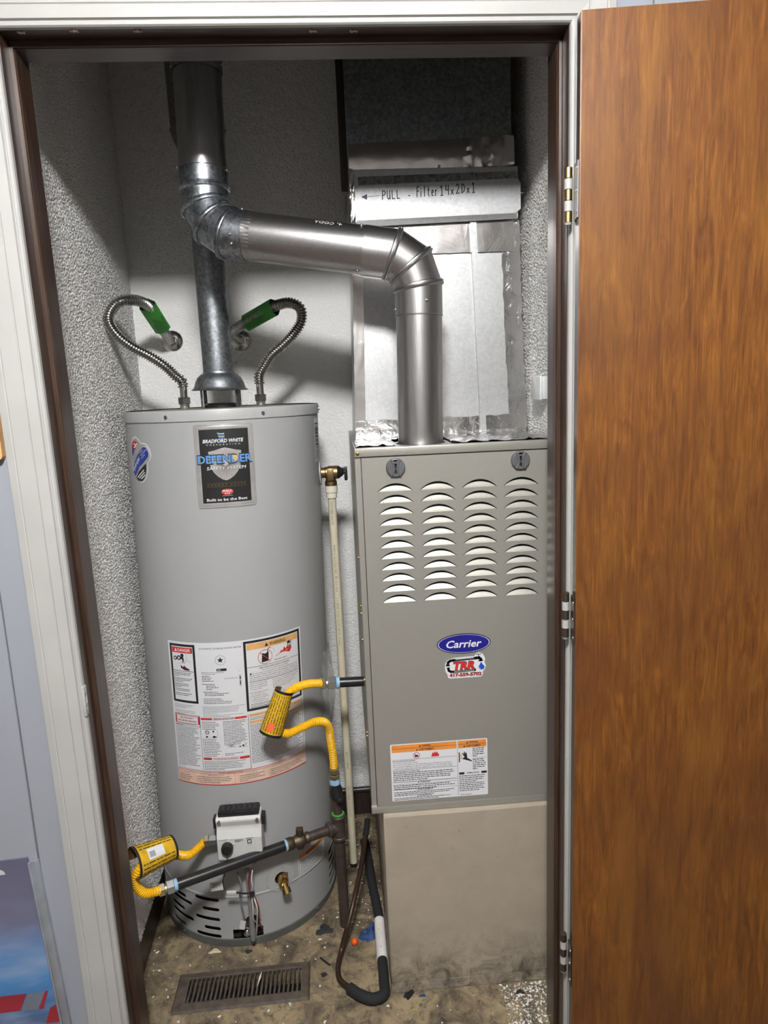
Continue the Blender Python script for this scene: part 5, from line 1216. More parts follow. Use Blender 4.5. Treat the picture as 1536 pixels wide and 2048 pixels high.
# sliver faces closing the bottom corners
lo0 = None
for x in cols:
    for z in rows:
        if lo0 is None:
            lo0 = lm.build('louver', 'furnace_paint'); o = lo0
        else:
            o = lo0.copy(); COL.objects.link(o)
        o.parent = dpan; o.location = Vector((x, FY, z))-BASE[fu.name]
# quarter-turn knobs
for cxk, czk in ((0.5965, 1.287), (0.866, 1.290)):
    m = MB(); m.lathe((cxk, FY-0.0002, czk), (0, -1, 0), [(0.0205, 0), (0.0205, 0.004), (0.0190, 0.0065), (0.0175, 0.0070)], 32); kb = m.build('knob', 'grey_plastic', fu)
    m = MB()
    for s_ in (-1, 1):
        pts = [(cxk+s_*(0.0040+0.0060*(t_/8.0)**2), FY-0.0068, czk+t_*0.0021) for t_ in range(-8, 9)]
        m.tube([Vector(p) for p in pts], 0.0024, 8)
    m.build('grip', 'grey_plastic', kb)
    SL = (((-0.0055, 0.0165), (0.0055, 0.0165), (0.0030, 0.0125), (-0.0030, 0.0125)), ((-0.0030, 0.009), (0.0030, 0.009), (0.0016, -0.002), (-0.0016, -0.002)), ((-0.0028, -0.013), (0.0028, -0.013), (0.0014, -0.004), (-0.0014, -0.004)))
    m = MB()
    for sl in SL: m.prism([Vector((cxk+a, FY-0.0020, czk+c_)) for a, c_ in sl], (0, -0.012, 0))
    cut_from(kb, m, fu)
    m = MB(); m.box((cxk-0.008, FY-0.0024, czk-0.016), (cxk+0.008, FY-0.0016, czk+0.017)); m.build('slot_backing', 'black_plastic', kb)  # black sheet across the bottoms of the cut slots
for (u, v) in ((713, 1075), (718, 1167), (722, 1210), (724, 1256), (729, 1345), (734, 1450), (739, 1502)):
    q = on(u, v, 'x', FX0); b = MB(); q = Vector((FX0, 0.03, q.z)); b.lathe(q, (-1, 0, 0), [(0.0045, 0), (0.0040, 0.003), (0.002, 0.0038)], 10); b.build('side_screw', 'brass', fu)
b = MB(); b.lathe((FX0+0.006, -0.0112, FZ1-0.0105), (0, -1, 0), [(0.0040, 0), (0.0036, 0.002), (0.001, 0.0026)], 12); b.build('rail_screw', 'brass', fu)
# stickers on the door
S0 = lambda x0, z0: (lambda s, t, h: Vector((x0+s, FY-h, z0+t)))
S = Sheet(S0(0.735, 0.883), False); S.disc(0, 0, 0.0612, 'ink', 2, 48, 0.0238); bo = S.L['ink'].build('oval_badge', 'ink', fu); bo['label'] = 'blue oval maker badge'
S = Sheet(S0(0.735, 0.883), False); S.disc(0, 0, 0.0600, 'badge_blue', 4, 48, 0.0228); S.ringd(0, 0, 0.0588, 0.0018, 'label_white', 5, 56, 0.0214)
V, F = text_mesh('Carrier', 0.012); S.text('Carrier', -0.0420, -0.0085, 0.0165, 'label_white', 6, width=0.080, bold=0.02, shear=0.25); S.build(bo)
S = Sheet(S0(0.690, 0.800), False)
outl = [(0.006, 0.012), (0.0075, 0.004), (0.012, 0.001), (0.082, 0.001), (0.0865, 0.004), (0.0875, 0.014), (0.0925, 0.020), (0.0945, 0.028), (0.091, 0.036), (0.0935, 0.042), (0.091, 0.050), (0.087, 0.056), (0.0795, 0.0595), (0.0720, 0.0575), (0.0690, 0.0515), (0.024, 0.0505), (0.010, 0.047), (0.003, 0.041), (0.001, 0.032), (0.002, 0.018)]
S.poly(outl, 'label_white', 1); to = S.L['label_white'].build('service_sticker', 'label_white', fu); to['label'] = 'white contractor sticker with red letters and black faucet pipe'
S = Sheet(S0(0.690, 0.800), False)
S.line([(0.0075, 0.034), (0.0085, 0.040), (0.013, 0.0435), (0.020, 0.0445), (0.072, 0.0465)], 0.0062, 'ink', 2); S.rect(0.003, 0.0310, 0.0125, 0.0345, 'ink', 2); S.line([(0.026, 0.0465), (0.066, 0.0482)], 0.0016, 'label_white', 3); S.line([(0.072, 0.0465), (0.079, 0.0470), (0.083, 0.0430), (0.0835, 0.0400)], 0.0068, 'ink', 2); S.rect(0.0770, 0.0385, 0.0885, 0.0410, 'ink', 2); S.line([(0.0780, 0.050), (0.0780, 0.0545)], 0.0016, 'ink', 2); S.line([(0.0725, 0.0552), (0.0835, 0.0552)], 0.0016, 'ink', 2)
S.line([(0.0085, 0.0265), (0.0095, 0.0205), (0.014, 0.0175), (0.022, 0.0170), (0.070, 0.0185)], 0.0058, 'ink', 2); S.rect(0.0050, 0.0250, 0.0120, 0.0275, 'ink', 2)
for k in range(12): S.line([(0.023+k*0.0038, 0.0160), (0.0245+k*0.0038, 0.0205)], 0.0010, 'label_white', 3)
S.text('TRR', 0.0170, 0.0218, 0.0175, 'ink', 3, width=0.0540, bold=0.07, shear=0.18); S.text('TRR', 0.0178, 0.0226, 0.0160, 'red', 4, width=0.0520, bold=0.04, shear=0.18)
S.poly([(0.0838, 0.0370), (0.0868, 0.0310), (0.0905, 0.0270), (0.0912, 0.0235), (0.0895, 0.0200), (0.0855, 0.0182), (0.0812, 0.0188), (0.0782, 0.0215), (0.0778, 0.0255), (0.0800, 0.0300)], 'drop_blue', 3); S.line([(0.0795, 0.0235), (0.0815, 0.0205)], 0.0012, 'label_white', 4)
S.text('417-559-5702', 0.0105, 0.0052, 0.0074, 'ink', 3, width=0.0740, bold=0.06); S.text('417-559-5702', 0.0109, 0.0056, 0.0066, 'red', 4, width=0.0730, bold=0.02)
S.build(to)
# warning label
S = Sheet(S0(0.5595, 0.5065), False); S.poly(rrect(0, 0, 0.2255, 0.1430, 0.003), 'label_white', 1); wo = S.L['label_white'].build('warning_label', 'label_white', fu); wo['label'] = 'white furnace warning label with orange headers'
S = Sheet(S0(0.5595, 0.5065), False)
S.rect(0.003, 0.1225, 0.153, 0.1405, 'orange', 2); S.line([(0.003, 0.1315), (0.153, 0.1315)], 0.0006, 'ink', 3); S.rect(0.157, 0.1225, 0.2225, 0.1405, 'orange', 2); S.line([(0.157, 0.1315), (0.2225, 0.1315)], 0.0006, 'ink', 3)
for cx_ in (0.080, 0.190): 
    S.text('WARNING', cx_+0.003, 0.1335, 0.0046, 'ink', 3, width=0.021, al='C', bold=0.02); tri(S, cx_-0.014, 0.1335, 0.0046, 'ink', 3)
    S.text('AVERTISSEMENT', cx_+0.003, 0.1245, 0.0046, 'ink', 3, width=0.034, al='C', bold=0.02); tri(S, cx_-0.021, 0.1245, 0.0046, 'ink', 3)
S.ringd(0.060, 0.1125, 0.0078, 0.0012, 'red', 2); S.rect(0.056, 0.1085, 0.064, 0.1135, 'ink', 2); S.line([(0.0555, 0.1165), (0.0645, 0.1085)], 0.0012, 'dark_red', 3)
S.poly([(0.094, 0.1065), (0.112, 0.1065), (0.112, 0.114), (0.110, 0.112), (0.1085, 0.1190), (0.105, 0.115), (0.103, 0.1200), (0.100, 0.114), (0.098, 0.1185), (0.096, 0.112)], 'red', 2)
S.line([(0.003, 0.1035), (0.153, 0.1035)], 0.0006, 'ink', 2)
S.text('FIRE AND EXPLOSION HAZARD', 0.0045, 0.0985, 0.0030, 'ink', 2, width=0.052, bold=0.015)
for i, st in enumerate(('Can result in serious injury or death.', 'Do not store or use gasoline or other flammable vapors and liquids in the vicinity of', 'this or any other appliance. Storage of or use of gasoline or other flammable vapors', 'or liquids in the vicinity of this or any other appliance can result in serious injury or death.')): S.text(st, 0.0045, 0.0940-i*0.0046, 0.0028, 'ink', 2, width=(0.058, 0.136, 0.138, 0.139)[i])
S.line([(0.003, 0.0780), (0.153, 0.0780)], 0.0006, 'ink', 2)
S.text("RISQUE D'INCENDIE ET D'EXPLOSION", 0.0045, 0.0730, 0.0030, 'ink', 2, width=0.062, bold=0.015)
S.greek(0.0045, 0.0705, 0.148, 5, 0.0046, 0.0021, 'ink', 2, fill=0.4); S.line([(0.003, 0.0475), (0.153, 0.0475)], 0.0010, 'ink', 2); S.text('WARNING', 0.078, 0.0432, 0.0034, 'ink', 2, al='C', bold=0.02); tri(S, 0.061, 0.0432, 0.0036, 'ink', 2); S.line([(0.003, 0.0415), (0.153, 0.0415)], 0.0005, 'ink', 2)
S.greek(0.0045, 0.0385, 0.150, 3, 0.0044, 0.0021, 'ink', 2, fill=0.4); S.text('AVERTISSEMENT', 0.078, 0.0242, 0.0034, 'ink', 2, al='C', bold=0.02); tri(S, 0.056, 0.0242, 0.0036, 'light_orange', 2); S.line([(0.003, 0.0285), (0.153, 0.0285)], 0.0005, 'ink', 2); S.greek(0.0045, 0.0215, 0.150, 3, 0.0040, 0.0019, 'ink', 2, fill=0.4)
S.text('ADVERTENCIA', 0.078, 0.0085, 0.0032, 'ink', 2, al='C', bold=0.02); tri(S, 0.058, 0.0085, 0.0034, 'ink', 2); S.greek(0.0045, 0.0065, 0.150, 2, 0.0036, 0.0017, 'ink', 2, fill=0.4)
S.line([(0.155, 0.003), (0.155, 0.140)], 0.0006, 'ink', 2)
S.rect(0.158, 0.087, 0.1605, 0.112, 'ink', 2); S.poly([(0.1655, 0.095), (0.174, 0.092), (0.1885, 0.087), (0.1885, 0.0895), (0.178, 0.0965), (0.177, 0.106), (0.1755, 0.1125), (0.174, 0.108), (0.1715, 0.1135), (0.1700, 0.111), (0.1715, 0.106), (0.1670, 0.1105), (0.1660, 0.109), (0.1715, 0.0990)], 'ink', 2); S.poly([(0.161, 0.092), (0.166, 0.096), (0.1665, 0.106), (0.161, 0.108)], 'peach', 2)
S.greek(0.1905, 0.1195, 0.2215, 5, 0.0048, 0.0022, 'ink', 2, fill=0.5); S.line([(0.190, 0.0950), (0.2225, 0.0950)], 0.0006, 'ink', 2); S.greek(0.1905, 0.0915, 0.2215, 6, 0.0047, 0.0022, 'ink', 2, fill=0.5)
S.rect(0.158, 0.0555, 0.1705, 0.0610, 'ink', 2); S.rect(0.2105, 0.0555, 0.2230, 0.0610, 'ink', 2); S.text('OPERATION', 0.1905, 0.0565, 0.0036, 'ink', 2, al='C', bold=0.02)
S.greek(0.158, 0.0515, 0.220, 4, 0.0048, 0.0020, 'ink', 2, fill=0.5); S.greek(0.158, 0.0325, 0.220, 5, 0.0046, 0.0020, 'ink', 2, fill=0.4); S.greek(0.160, 0.0040, 0.215, 1, 0.004, 0.0015, 'ink', 2)
S.build(wo)

# ---- base box under the furnace
m = MB(); BX0, BX1, BY0 = FX0+0.0255, FX1-0.001, -0.0250
bx_ = thing('return_air_box', 'grimy beige box supporting the furnace on the floor', 'box', ((BX0+BX1)/2, 0.3, 0))
m.box((BX0, BY0+0.0012, 0.0), (BX1, FB, FZ0-0.0025), bevel=0.002); m.build('body', 'box_paint', bx_)
m = MB(); m.box((BX0+0.002, BY0-0.0015, 0.030), (BX1-0.001, BY0+0.0020, FZ0-0.004), bevel=0.0008, seg=1); m.build('front_panel', 'box_paint', bx_)
m = MB(); m.box((BX0+0.0005, BY0-0.0008, 0.001), (BX1-0.001, BY0+0.0020, 0.0285), bevel=0.0006, seg=1); m.build('toe_strip', 'box_paint', bx_)

# ================================================================== PLENUM AND FILTER RACK
YP = 0.285
pl = thing('plenum', 'galvanized sheet metal plenum sealed with foil tape above furnace', 'plenum', (0.745, 0.45, FZ1))
zt_ = 1.845
def plx(z): # left and right edge at height z
    f = (z-FZ1)/(zt_-FZ1); return 0.5235+0.0165*min(1, max(0, f*1.4)), 0.963-0.021*f
PB = FB-0.01
def pp(z): l_, r_ = plx(z); return l_, r_
m = MB(); l0, r0 = plx(FZ1); l1, r1 = plx(zt_)
m.add([(l0, YP, FZ1), (r0, YP, FZ1), (r1, YP, zt_), (l1, YP, zt_), (l0, PB, FZ1), (r0, PB, FZ1), (r1, PB, zt_), (l1, PB, zt_)], [(0, 1, 2, 3), (4, 7, 6, 5), (0, 3, 7, 4), (1, 5, 6, 2), (3, 2, 6, 7)]); m.build('shell', 'galv_sheet', pl)
# drive cleat seam (vertical standing seam right of the flue)
m = MB()
s0, s1 = on(965, 865, 'y', YP), on(944, 450, 'y', YP)
m.prism([Vector((s0.x-0.0065, YP-0.0002, FZ1+0.006)), Vector((s0.x+0.0085, YP-0.0002, FZ1+0.006)), Vector((s1.x+0.0085, YP-0.0002, zt_)), Vector((s1.x-0.0065, YP-0.0002, zt_))], (0, -0.0100, 0)); m.build('standing_seam', 'galv_sheet', pl)
def tape(name, pts, wid, mat='foil', off=0.0009, wob=0.0012, par=None):
    """flat strip of tape along pts lying on the plenum face y=YP"""
    P = [Vector(p) for p in pts]; b = MB(); R_ = random.Random(len(pts)*7+int(wid*9999)); N = 28
    V = []
    for i in range(N+1):
        f = i/N*(len(P)-1); k = min(int(f), len(P)-2); c = P[k].lerp(P[k+1], f-k); d = (P[k+1]-P[k]).normalized(); s_ = Vector((d.z, 0, -d.x))
        for j in range(7):
            g = j/6-0.5; edge = (R_.random()-0.5)*wob*2 if j in (0, 6) else 0
            V.append(c+s_*(wid*g+edge)+Vector((0, -off-abs(R_.gauss(0, wob*0.6)), 0)))
    b.add(V, [(i*7+j, i*7+j+1, (i+1)*7+j+1, (i+1)*7+j) for i in range(N) for j in range(6)], 0, True)
    return b.build(name, mat, par or pl)
tape('foil_tape', [(l0+0.012, YP, FZ1+0.02), (l1+0.010, YP, zt_)], 0.026, 'foil_smooth', wob=0.0006)
tape('foil_tape', [(r0-0.020, YP, FZ1+0.01), (plx(1.6)[1]-0.022, YP, 1.6), (r1-0.018, YP, zt_)], 0.046, 'foil', wob=0.0016)
tape('foil_tape', [(l0, YP, FZ1+0.025), (r0, YP, FZ1+0.025)], 0.040, 'foil', wob=0.0022)
tape('foil_tape', [(l1+0.02, YP, zt_-0.037), (r1-0.01, YP, zt_-0.037)], 0.072, 'foil_smooth', off=0.0045, wob=0.0007)
# crinkled foil on the furnace top in front of the plenum
R_ = random.Random(3)
for xa, xb, ya in ((FX0+0.004, 0.602, 0.014), (0.728, FX1-0.004, 0.014), (0.602, 0.728, 0.152)):
    b = MB(); NX, NY = max(6, int((xb-xa)/0.009)), max(5, int((YP-ya)/0.012)); V = []
    for j in range(NY+1):
        for i in range(NX+1):
            V.append((xa+(xb-xa)*i/NX, ya+(YP-ya)*j/NY, FZ1+0.0012+abs(R_.gauss(0, 0.0026))+max(0, j-NY+2)*0.003))
    b.add(V, [(j*(NX+1)+i, j*(NX+1)+i+1, (j+1)*(NX+1)+i+1, (j+1)*(NX+1)+i) for j in range(NY) for i in range(NX)], 0, True); b.build('foil_apron', 'foil', pl)
b = MB(); V = []
for j in range(13):
    for i in range(5):
        z = FZ1+0.02+(zt_-FZ1-0.02)*j/12; l_, r_ = plx(z); V.append((r_+0.0010+abs(R_.gauss(0, 0.0013)), YP+0.0+0.05*i/4, z))
b.add(V, [(j*5+i, j*5+i+1, (j+1)*5+i+1, (j+1)*5+i) for j in range(12) for i in range(4)], 0, True); b.build('foil_wrap', 'foil', pl)
b = MB(); V = []
for j in range(13):
    for i in range(5):
        z = FZ1+0.02+(zt_-FZ1-0.02)*j/12; l_, r_ = plx(z); V.append((l_-0.0010-abs(R_.gauss(0, 0.0008)), YP+0.0+0.05*i/4, z))
b.add(V, [(j*5+i, j*5+i+1, (j+1)*5+i+1, (j+1)*5+i) for j in range(12) for i in range(4)], 0, True); b.build('foil_wrap', 'foil', pl)

fr_ = thing('filter_rack', 'galvanized filter rack with handwritten note on its cover', 'filter rack', (0.74, 0.45, zt_))
RL, RR, RZ0, RZ1, YR = 0.537, 0.9455, zt_, 1.955, 0.268
m = MB(); m.box((RL, YR+0.004, RZ0+0.0005), (RR-0.004, PB, RZ1+0.0095), bevel=0.001, seg=1); m.build('rack_body', 'galv_sheet', fr_)
# cover strip with clipped right corners
c0 = on(716, 435, 'y', YR).z; ct = on(880, 362, 'y', YR).z
cz0, cz1 = 1.853, 1.932
m = MB(); m.prism([Vector(p) for p in ((RL+0.012, YR, cz0-0.004), (RR-0.012, YR, cz0+0.004), (RR+0.001, YR, cz0+0.014), (RR+0.001, YR, cz1-0.006), (RR-0.006, YR, cz1+0.004), (RL+0.014, YR, cz1-0.004))], (0, 0.003, 0)); cov = m.build('cover', 'galv_cover', fr_)
m = MB(); m.prism([Vector((RL+0.020, YR+0.0012, cz1-0.003)), Vector((RR-0.008, YR+0.0012, cz1+0.005)), Vector((RR-0.012, YR+0.0030, cz1+0.021)), Vector((RL+0.020, YR+0.0030, cz1+0.016))], (0, 0.0015, 0.0)); m.build('top_lip', 'galv', fr_)
m = MB(); m.prism([Vector((RL+0.010, YR+0.001, cz0-0.018)), Vector((RR-0.006, YR+0.001, cz0-0.008)), Vector((RR-0.010, YR-0.003, cz0+0.004)), Vector((RL+0.012, YR-0.003, cz0-0.004))], (0, 0.0012, 0)); m.build('bottom_lip', 'galv_sheet', fr_)
m = MB(); m.cyl((RR, YR+0.01, 1.905), (RR+0.014, YR+0.01, 1.906), 0.0016, seg=8); m.build('wire_pin', 'screw', fr_)
b = MB(); V = []
for j in range(14):
    for i in range(6):
        z = RZ0+0.001+(RZ1-RZ0+0.008)*j/13; V.append((RL-0.004+0.014*i/5+R_.gauss(0, 0.0007), YR-0.0035-abs(R_.gauss(0, 0.0015))+(0.004 if i == 0 else 0), z))
b.add(V, [(j*6+i, j*6+i+1, (j+1)*6+i+1, (j+1)*6+i) for j in range(13) for i in range(5)], 0, True); b.build('foil_edge', 'foil', fr_)
b = MB(); V = []
for j in range(14):
    for i in range(4):
        z = RZ0+0.001+(RZ1-RZ0+0.008)*j/13; V.append((RL-0.0045-abs(R_.gauss(0, 0.0008)), YR+0.05*i/3, z))
b.add(V, [(j*4+i, j*4+i+1, (j+1)*4+i+1, (j+1)*4+i) for j in range(13) for i in range(3)], 0, True); b.build('foil_edge', 'foil', fr_)
# handwriting, stroke by stroke
GL = {'P': [[(0, 0), (0.05, 1)], [(0.0, 0.95), (0.35, 1.0), (0.5, 0.75), (0.35, 0.5), (0.05, 0.48)]],
      'U': [[(0, 1), (0.02, 0.2), (0.2, 0.0), (0.4, 0.15), (0.42, 1)], [(0.42, 0.6), (0.45, 0.0)]],
      'L': [[(0, 1), (0.02, 0.02), (0.45, 0.04)]],
      '-': [[(0, 0.42), (0.25, 0.44)]],
      'F': [[(0, 0), (0.06, 1), (0.5, 1.05)], [(0.03, 0.55), (0.4, 0.6)]],
      'i': [[(0.05, 0), (0.06, 0.55)], [(0.07, 0.78), (0.08, 0.82)]],
      'l': [[(0.03, 0), (0.08, 1.05)]],
      't': [[(0.12, 1), (0.1, 0.1), (0.3, 0.02)], [(-0.05, 0.62), (0.32, 0.66)]],
      'e': [[(0.0, 0.3), (0.38, 0.36), (0.3, 0.58), (0.12, 0.58), (0.0, 0.32), (0.1, 0.04), (0.38, 0.05)]],
      'r': [[(0, 0), (0.03, 0.58)], [(0.03, 0.38), (0.18, 0.58), (0.32, 0.55)]],
      '1': [[(0.0, 0.8), (0.2, 1.0), (0.2, 0.0)], [(0.0, 0.0), (0.4, 0.0)]],
      '4': [[(0.05, 1), (0.0, 0.5), (0.45, 0.52)], [(0.38, 1.0), (0.4, 0.0)]],
      'x': [[(0, 0.5), (0.35, 0.0)], [(0.35, 0.52), (0.0, 0.0)]],
      '2': [[(0.0, 0.8), (0.15, 1.0), (0.38, 0.9), (0.38, 0.65), (0.0, 0.05), (0.5, 0.06)]],
      '0': [[(0.05, 0.95), (0.02, 0.05), (0.35, 0.2), (0.45, 0.6), (0.3, 0.9), (0.02, 0.97)]]}
S = Sheet(lambda s, t, h: Vector((s, YR-0.0002-h, t)), False)
def scribble(txt, u0, v0, u1, v1, hpx, adv):
    a = on(u0, v0, 'y', YR); c_ = on(u1, v1, 'y', YR); d = (c_-a); n_ = len(txt); hgt = hpx/ FPX*1.74
    W = d.length/n_
    for i, ch in enumerate(txt):
        o_ = a + d*(i/n_)
        if ch == ' ': continue
        for stp in GL[ch]:
            S.line([(o_.x+x*W*1.25, o_.z+y*hgt+x*W*d.z/d.x) for x, y in stp], 0.0022, 'ink', 1)
scribble('PULL', 765, 399, 804, 397, 15, 0)
scribble('-', 817, 399, 828, 398, 15, 0)
scribble('Filter', 834, 394, 878, 391, 17, 0)
scribble('14x20x1', 881, 391, 955, 384, 17, 0)
ar0 = on(760, 391, 'y', YR); ar1 = on(732, 394, 'y', YR); ar2 = on(722, 394, 'y', YR)
S.line([(ar0.x, ar0.z), (ar1.x, ar1.z)], 0.0009, 'ink', 1); S.poly([(ar2.x, ar2.z), (ar1.x+0.003, ar1.z+0.0065), (ar1.x+0.002, ar1.z-0.0065)], 'plum_ink', 1)
S.build(cov)
# upper duct with foil joint
ud = thing('upper_duct', 'dull galvanized rectangular duct rising above the filter rack', 'duct', (0.735, 0.45, RZ1))
DXL, DXR = 0.535, 0.928
m = MB(); m.box((DXL, YR+0.012, RZ1+0.010), (DXR, PB, CEIL-0.001), bevel=0.001, seg=1); m.build('duct', 'galv_dull', ud)  # same dull galvanized metal as the wye and heater vent
b = MB(); R_ = random.Random(11); V = []; NX, NZ = 44, 9
zl0, zl1, zr0, zr1 = 1.966, 2.022, 1.966, 2.034
for j in range(NZ+1):
    for i in range(NX+1):
        f = i/NX; zz = (zl0+(zr0-zl0)*f)*(1-j/NZ)+(zl1+(zr1-zl1)*f)*j/NZ
        amp = 0.0005 if f < 0.72 else 0.0030
        V.append((RL+(RR-RL-0.012)*f, YR+0.0105-abs(R_.gauss(0, amp))-0.003*sin(pi*j/NZ), zz))
b.add(V, [(j*(NX+1)+i, j*(NX+1)+i+1, (j+1)*(NX+1)+i+1, (j+1)*(NX+1)+i) for j in range(NZ) for i in range(NX)], 0, True); fo = b.build('foil_joint', 'foil_smooth', ud); fo['label'] = 'wrinkled foil tape joint'
b = MB(); q = on(879, 331, 'y', YR); b.sphere((q.x, YR+0.004, q.z), 0.0035, 8); b.build('screw', 'screw', ud)
m = MB(); m.box((DXL-0.0175, YR+0.055, 1.93), (DXL-0.0005, YR+0.085, CEIL-0.001), bevel=0.001, seg=1); m.build('side_batten', 'base_wood', ud)

# thermostat / outlet box on the right wall
q = on(1088, 775, 'x', XR)
ob = thing('switch_box', 'small white electrical box on the wall beside the plenum', 'electrical box', (XR, 0.16, q.z-0.03))
m = MB(); m.box((XR-0.024, 0.115, q.z-0.026), (XR-0.0005, 0.205, q.z+0.026), bevel=0.002); m.build('box', 'plate_white', ob)
m = MB(); m.box((XR-0.031, 0.110, q.z-0.028), (XR-0.0245, 0.185, q.z+0.028), bevel=0.003); m.build('cover_plate', 'plate_white', ob)

# ================================================================== FLOOR THINGS
rg = thing('floor_register', 'dusty brown metal floor register with narrow slats', 'floor vent', (0.17, 0.03, 0.0))
rc = [on(u, v, 'z', 0.004) for u, v in ((338, 2030), (620, 1998), (620, 1926), (360, 1950))]
RX0, RX1, RY0, RY1 = 0.004, 0.336, -0.026, 0.088
ra = Matrix.Rotation(radians(1.0), 3, 'Z')
def rot_r(mb): 
    pv = Vector((0.17, 0.03, 0)); mb.v = [tuple(ra @ (Vector(v)-pv)+pv) for v in mb.v]; return mb
m = MB(); bx0, by0, bx1, by1 = RGH; m.ring_strip([[Vector(p) for p in ((bx0, by0, z), (bx1, by0, z), (bx1, by1, z), (bx0, by1, z))] for z in (-0.0405, -0.16)], cap0=False, cap1=True, smooth=False); m.build('duct_boot', 'galv_dull', rg)
m = MB()
def quadstrip(o_, i_):
    rings = []
    for (x0, y0, x1, y1, z) in (o_+(0.0005,), tuple(a+s for a, s in zip(o_, (0.004, 0.004, -0.004, -0.004)))+(0.006,), tuple(a+s for a, s in zip(i_, (-0.004, -0.004, 0.004, 0.004)))+(0.008,), i_+(0.007,), i_+(0.001,)):
        rings.append([Vector(p) for p in ((x0, y0, z), (x1, y0, z), (x1, y1, z), (x0, y1, z))])
    m.ring_strip(rings, cap0=False, cap1=False, smooth=False)
quadstrip((RX0, RY0, RX1, RY1), (RX0+0.030, RY0+0.024, RX1-0.022, RY1-0.022)); rot_r(m).build('frame', 'register_brown', rg)
NSL = 25
for k in range(NSL):
    x = RX0+0.036+(RX1-RX0-0.066)*k/(NSL-1); b = MB(); b.box((x-0.0024, RY0+0.023, 0.0025), (x+0.0024, RY1-0.021, 0.0065), bevel=0.0008, seg=1, rot=Matrix.Rotation(radians(-3), 3, 'Z')); rot_r(b).build('slat', 'register_brown', rg)
# loose white strip on the register
b = MB(); q0_, q1_ = on(514, 1975, 'z', 0.010), on(524, 1942, 'z', 0.010); dd = (q1_-q0_); sd_ = Vector((dd.y, -dd.x, 0)).normalized()*0.0022
b.prism([q0_, q0_.lerp(q1_, 0.6)+sd_, q1_, q0_.lerp(q1_, 0.6)-sd_], (0, 0, 0.0006)); own_base(b, 'plastic_strip', 'flake_white', q0_, 'sliver of white plastic lying on the floor register', 'scrap')

# old refrigerant line lying beside the box
rl = thing('line_set', 'old bent copper line with black foam insulation by the base box', 'tubing', (0.46, 0.05, 0.0))
pts = [px(735, 1640, 0.36), px(731, 1680, 0.30), px(718, 1740, 0.20), px(706, 1800, 0.13), px(695, 1850, 0.085), px(684, 1895, 0.06)]
z_ = lambda u, v, z: on(u, v, 'z', z)
cu = [px(735, 1640, 0.40), px(731, 1672, 0.34), px(722, 1735, 0.24), px(708, 1800, 0.155), px(696, 1850, 0.115), z_(683, 1900, 0.022), z_(676, 1935, 0.014), z_(679, 1957, 0.012), z_(691, 1970, 0.012), z_(703, 1978, 0.013)]
m = MB(); m.tube(spline(cu, 0.004), 0.0068, 14); m.build('copper_tube', 'copper_dark', rl)
m = MB(); m.tube(spline(cu[:2], 0.004), 0.0092, 12); m.build('end_sleeve', 'foam_black', rl)
ins = [z_(699, 1976, 0.014), z_(720, 1990, 0.014), z_(748, 1998, 0.014), z_(768, 1988, 0.014), z_(771, 1962, 0.014), z_(769, 1920, 0.015), z_(764, 1870, 0.018), z_(757, 1830, 0.022), z_(745, 1770, 0.03), z_(735, 1710, 0.05), z_(728, 1680, 0.07)]
ins = [Vector((min(v.x, BX0-0.0165), v.y, v.z)) if v.y > -0.03 else v for v in ins]
sp_ = spline(ins, 0.006)
m = MB(); m.tube(sp_, 0.0130, 16); m.build('foam_sleeve', 'foam_black', rl)
seg_ = [p for p in sp_ if 0.060 < p.y < 0.190 and p.x > 0.49]
m = MB(); m.tube(seg_, 0.0142, 16); pt_ = m.build('paper_wrap', 'flake_white', rl)
S = Sheet(lambda s, t, h: seg_[0].lerp(seg_[-1], s)+Vector((-sin(t)*0.6*(0.0146+h), -0.3*(0.0146+h)*0, cos(t)*(0.0146+h))), True)
R_ = random.Random(2)
for k in range(9):
    s_ = 0.10+k*0.09; S.put([(s_, -0.9), (s_+0.03, -0.9), (s_+0.03, 0.2+R_.random()*0.5), (s_, 0.2+R_.random()*0.5)], [(0, 1, 2, 3)], 'ink', 1, 'text')
S.build(pt_)

# little loose things on the floor
q = on(709, 1884, 'z', 0.008); b = MB(); b.sphere((q.x, q.y, 0.0088), 0.0088, 20); b.v = [(x, y, z) for x, y, z in b.v]; own_base(b, 'foam_ball', 'orange_ball', (q.x, q.y, 0), 'small bright orange ball on the dirty floor', 'ball')
def chunk(name, label, cat, u, v, sx, sy, sz, mat, group=None, ang=0, seed=0):
    R2 = random.Random(seed+u+v); p = on(u, v, 'z', 0.0); n = 18; b = MB(); rings = []
    rad = [0.62+0.22*sin(3*2*pi*k/n+seed+u)+0.30*R2.random() for k in range(n)]
    for f, h in ((1.0, 0.05), (0.86, 0.55), (0.55, 0.9), (0.2, 0.8)):
        rings.append([Vector((p.x+(sx*cos(2*pi*k/n)*cos(ang)-sy*sin(2*pi*k/n)*sin(ang))*rad[k]*f, p.y+(sx*cos(2*pi*k/n)*sin(ang)+sy*sin(2*pi*k/n)*cos(ang))*rad[k]*f, max(0.0003, sz*h*(0.55+0.7*R2.random())) if f < 1 else 0.0003)) for k in range(n)])
    b.ring_strip(rings, smooth=False); return own_base(b, name, mat, (p.x, p.y, 0), label, cat, group)
chunk('fabric_scrap', 'crumpled dark blue scrap beside the orange ball', 'scrap', 738, 1867, 0.024, 0.040, 0.012, 'blue_scrap', ang=-0.5)
chunk('foam_scrap', 'torn black foam scrap at the foot of the base box', 'scrap', 818, 1992, 0.018, 0.008, 0.012, 'foam_black', ang=0.6)
chunk('foam_scrap', 'small dark blue crumb beside the torn black foam', 'scrap', 846, 1992, 0.010, 0.004, 0.005, 'blue_scrap')
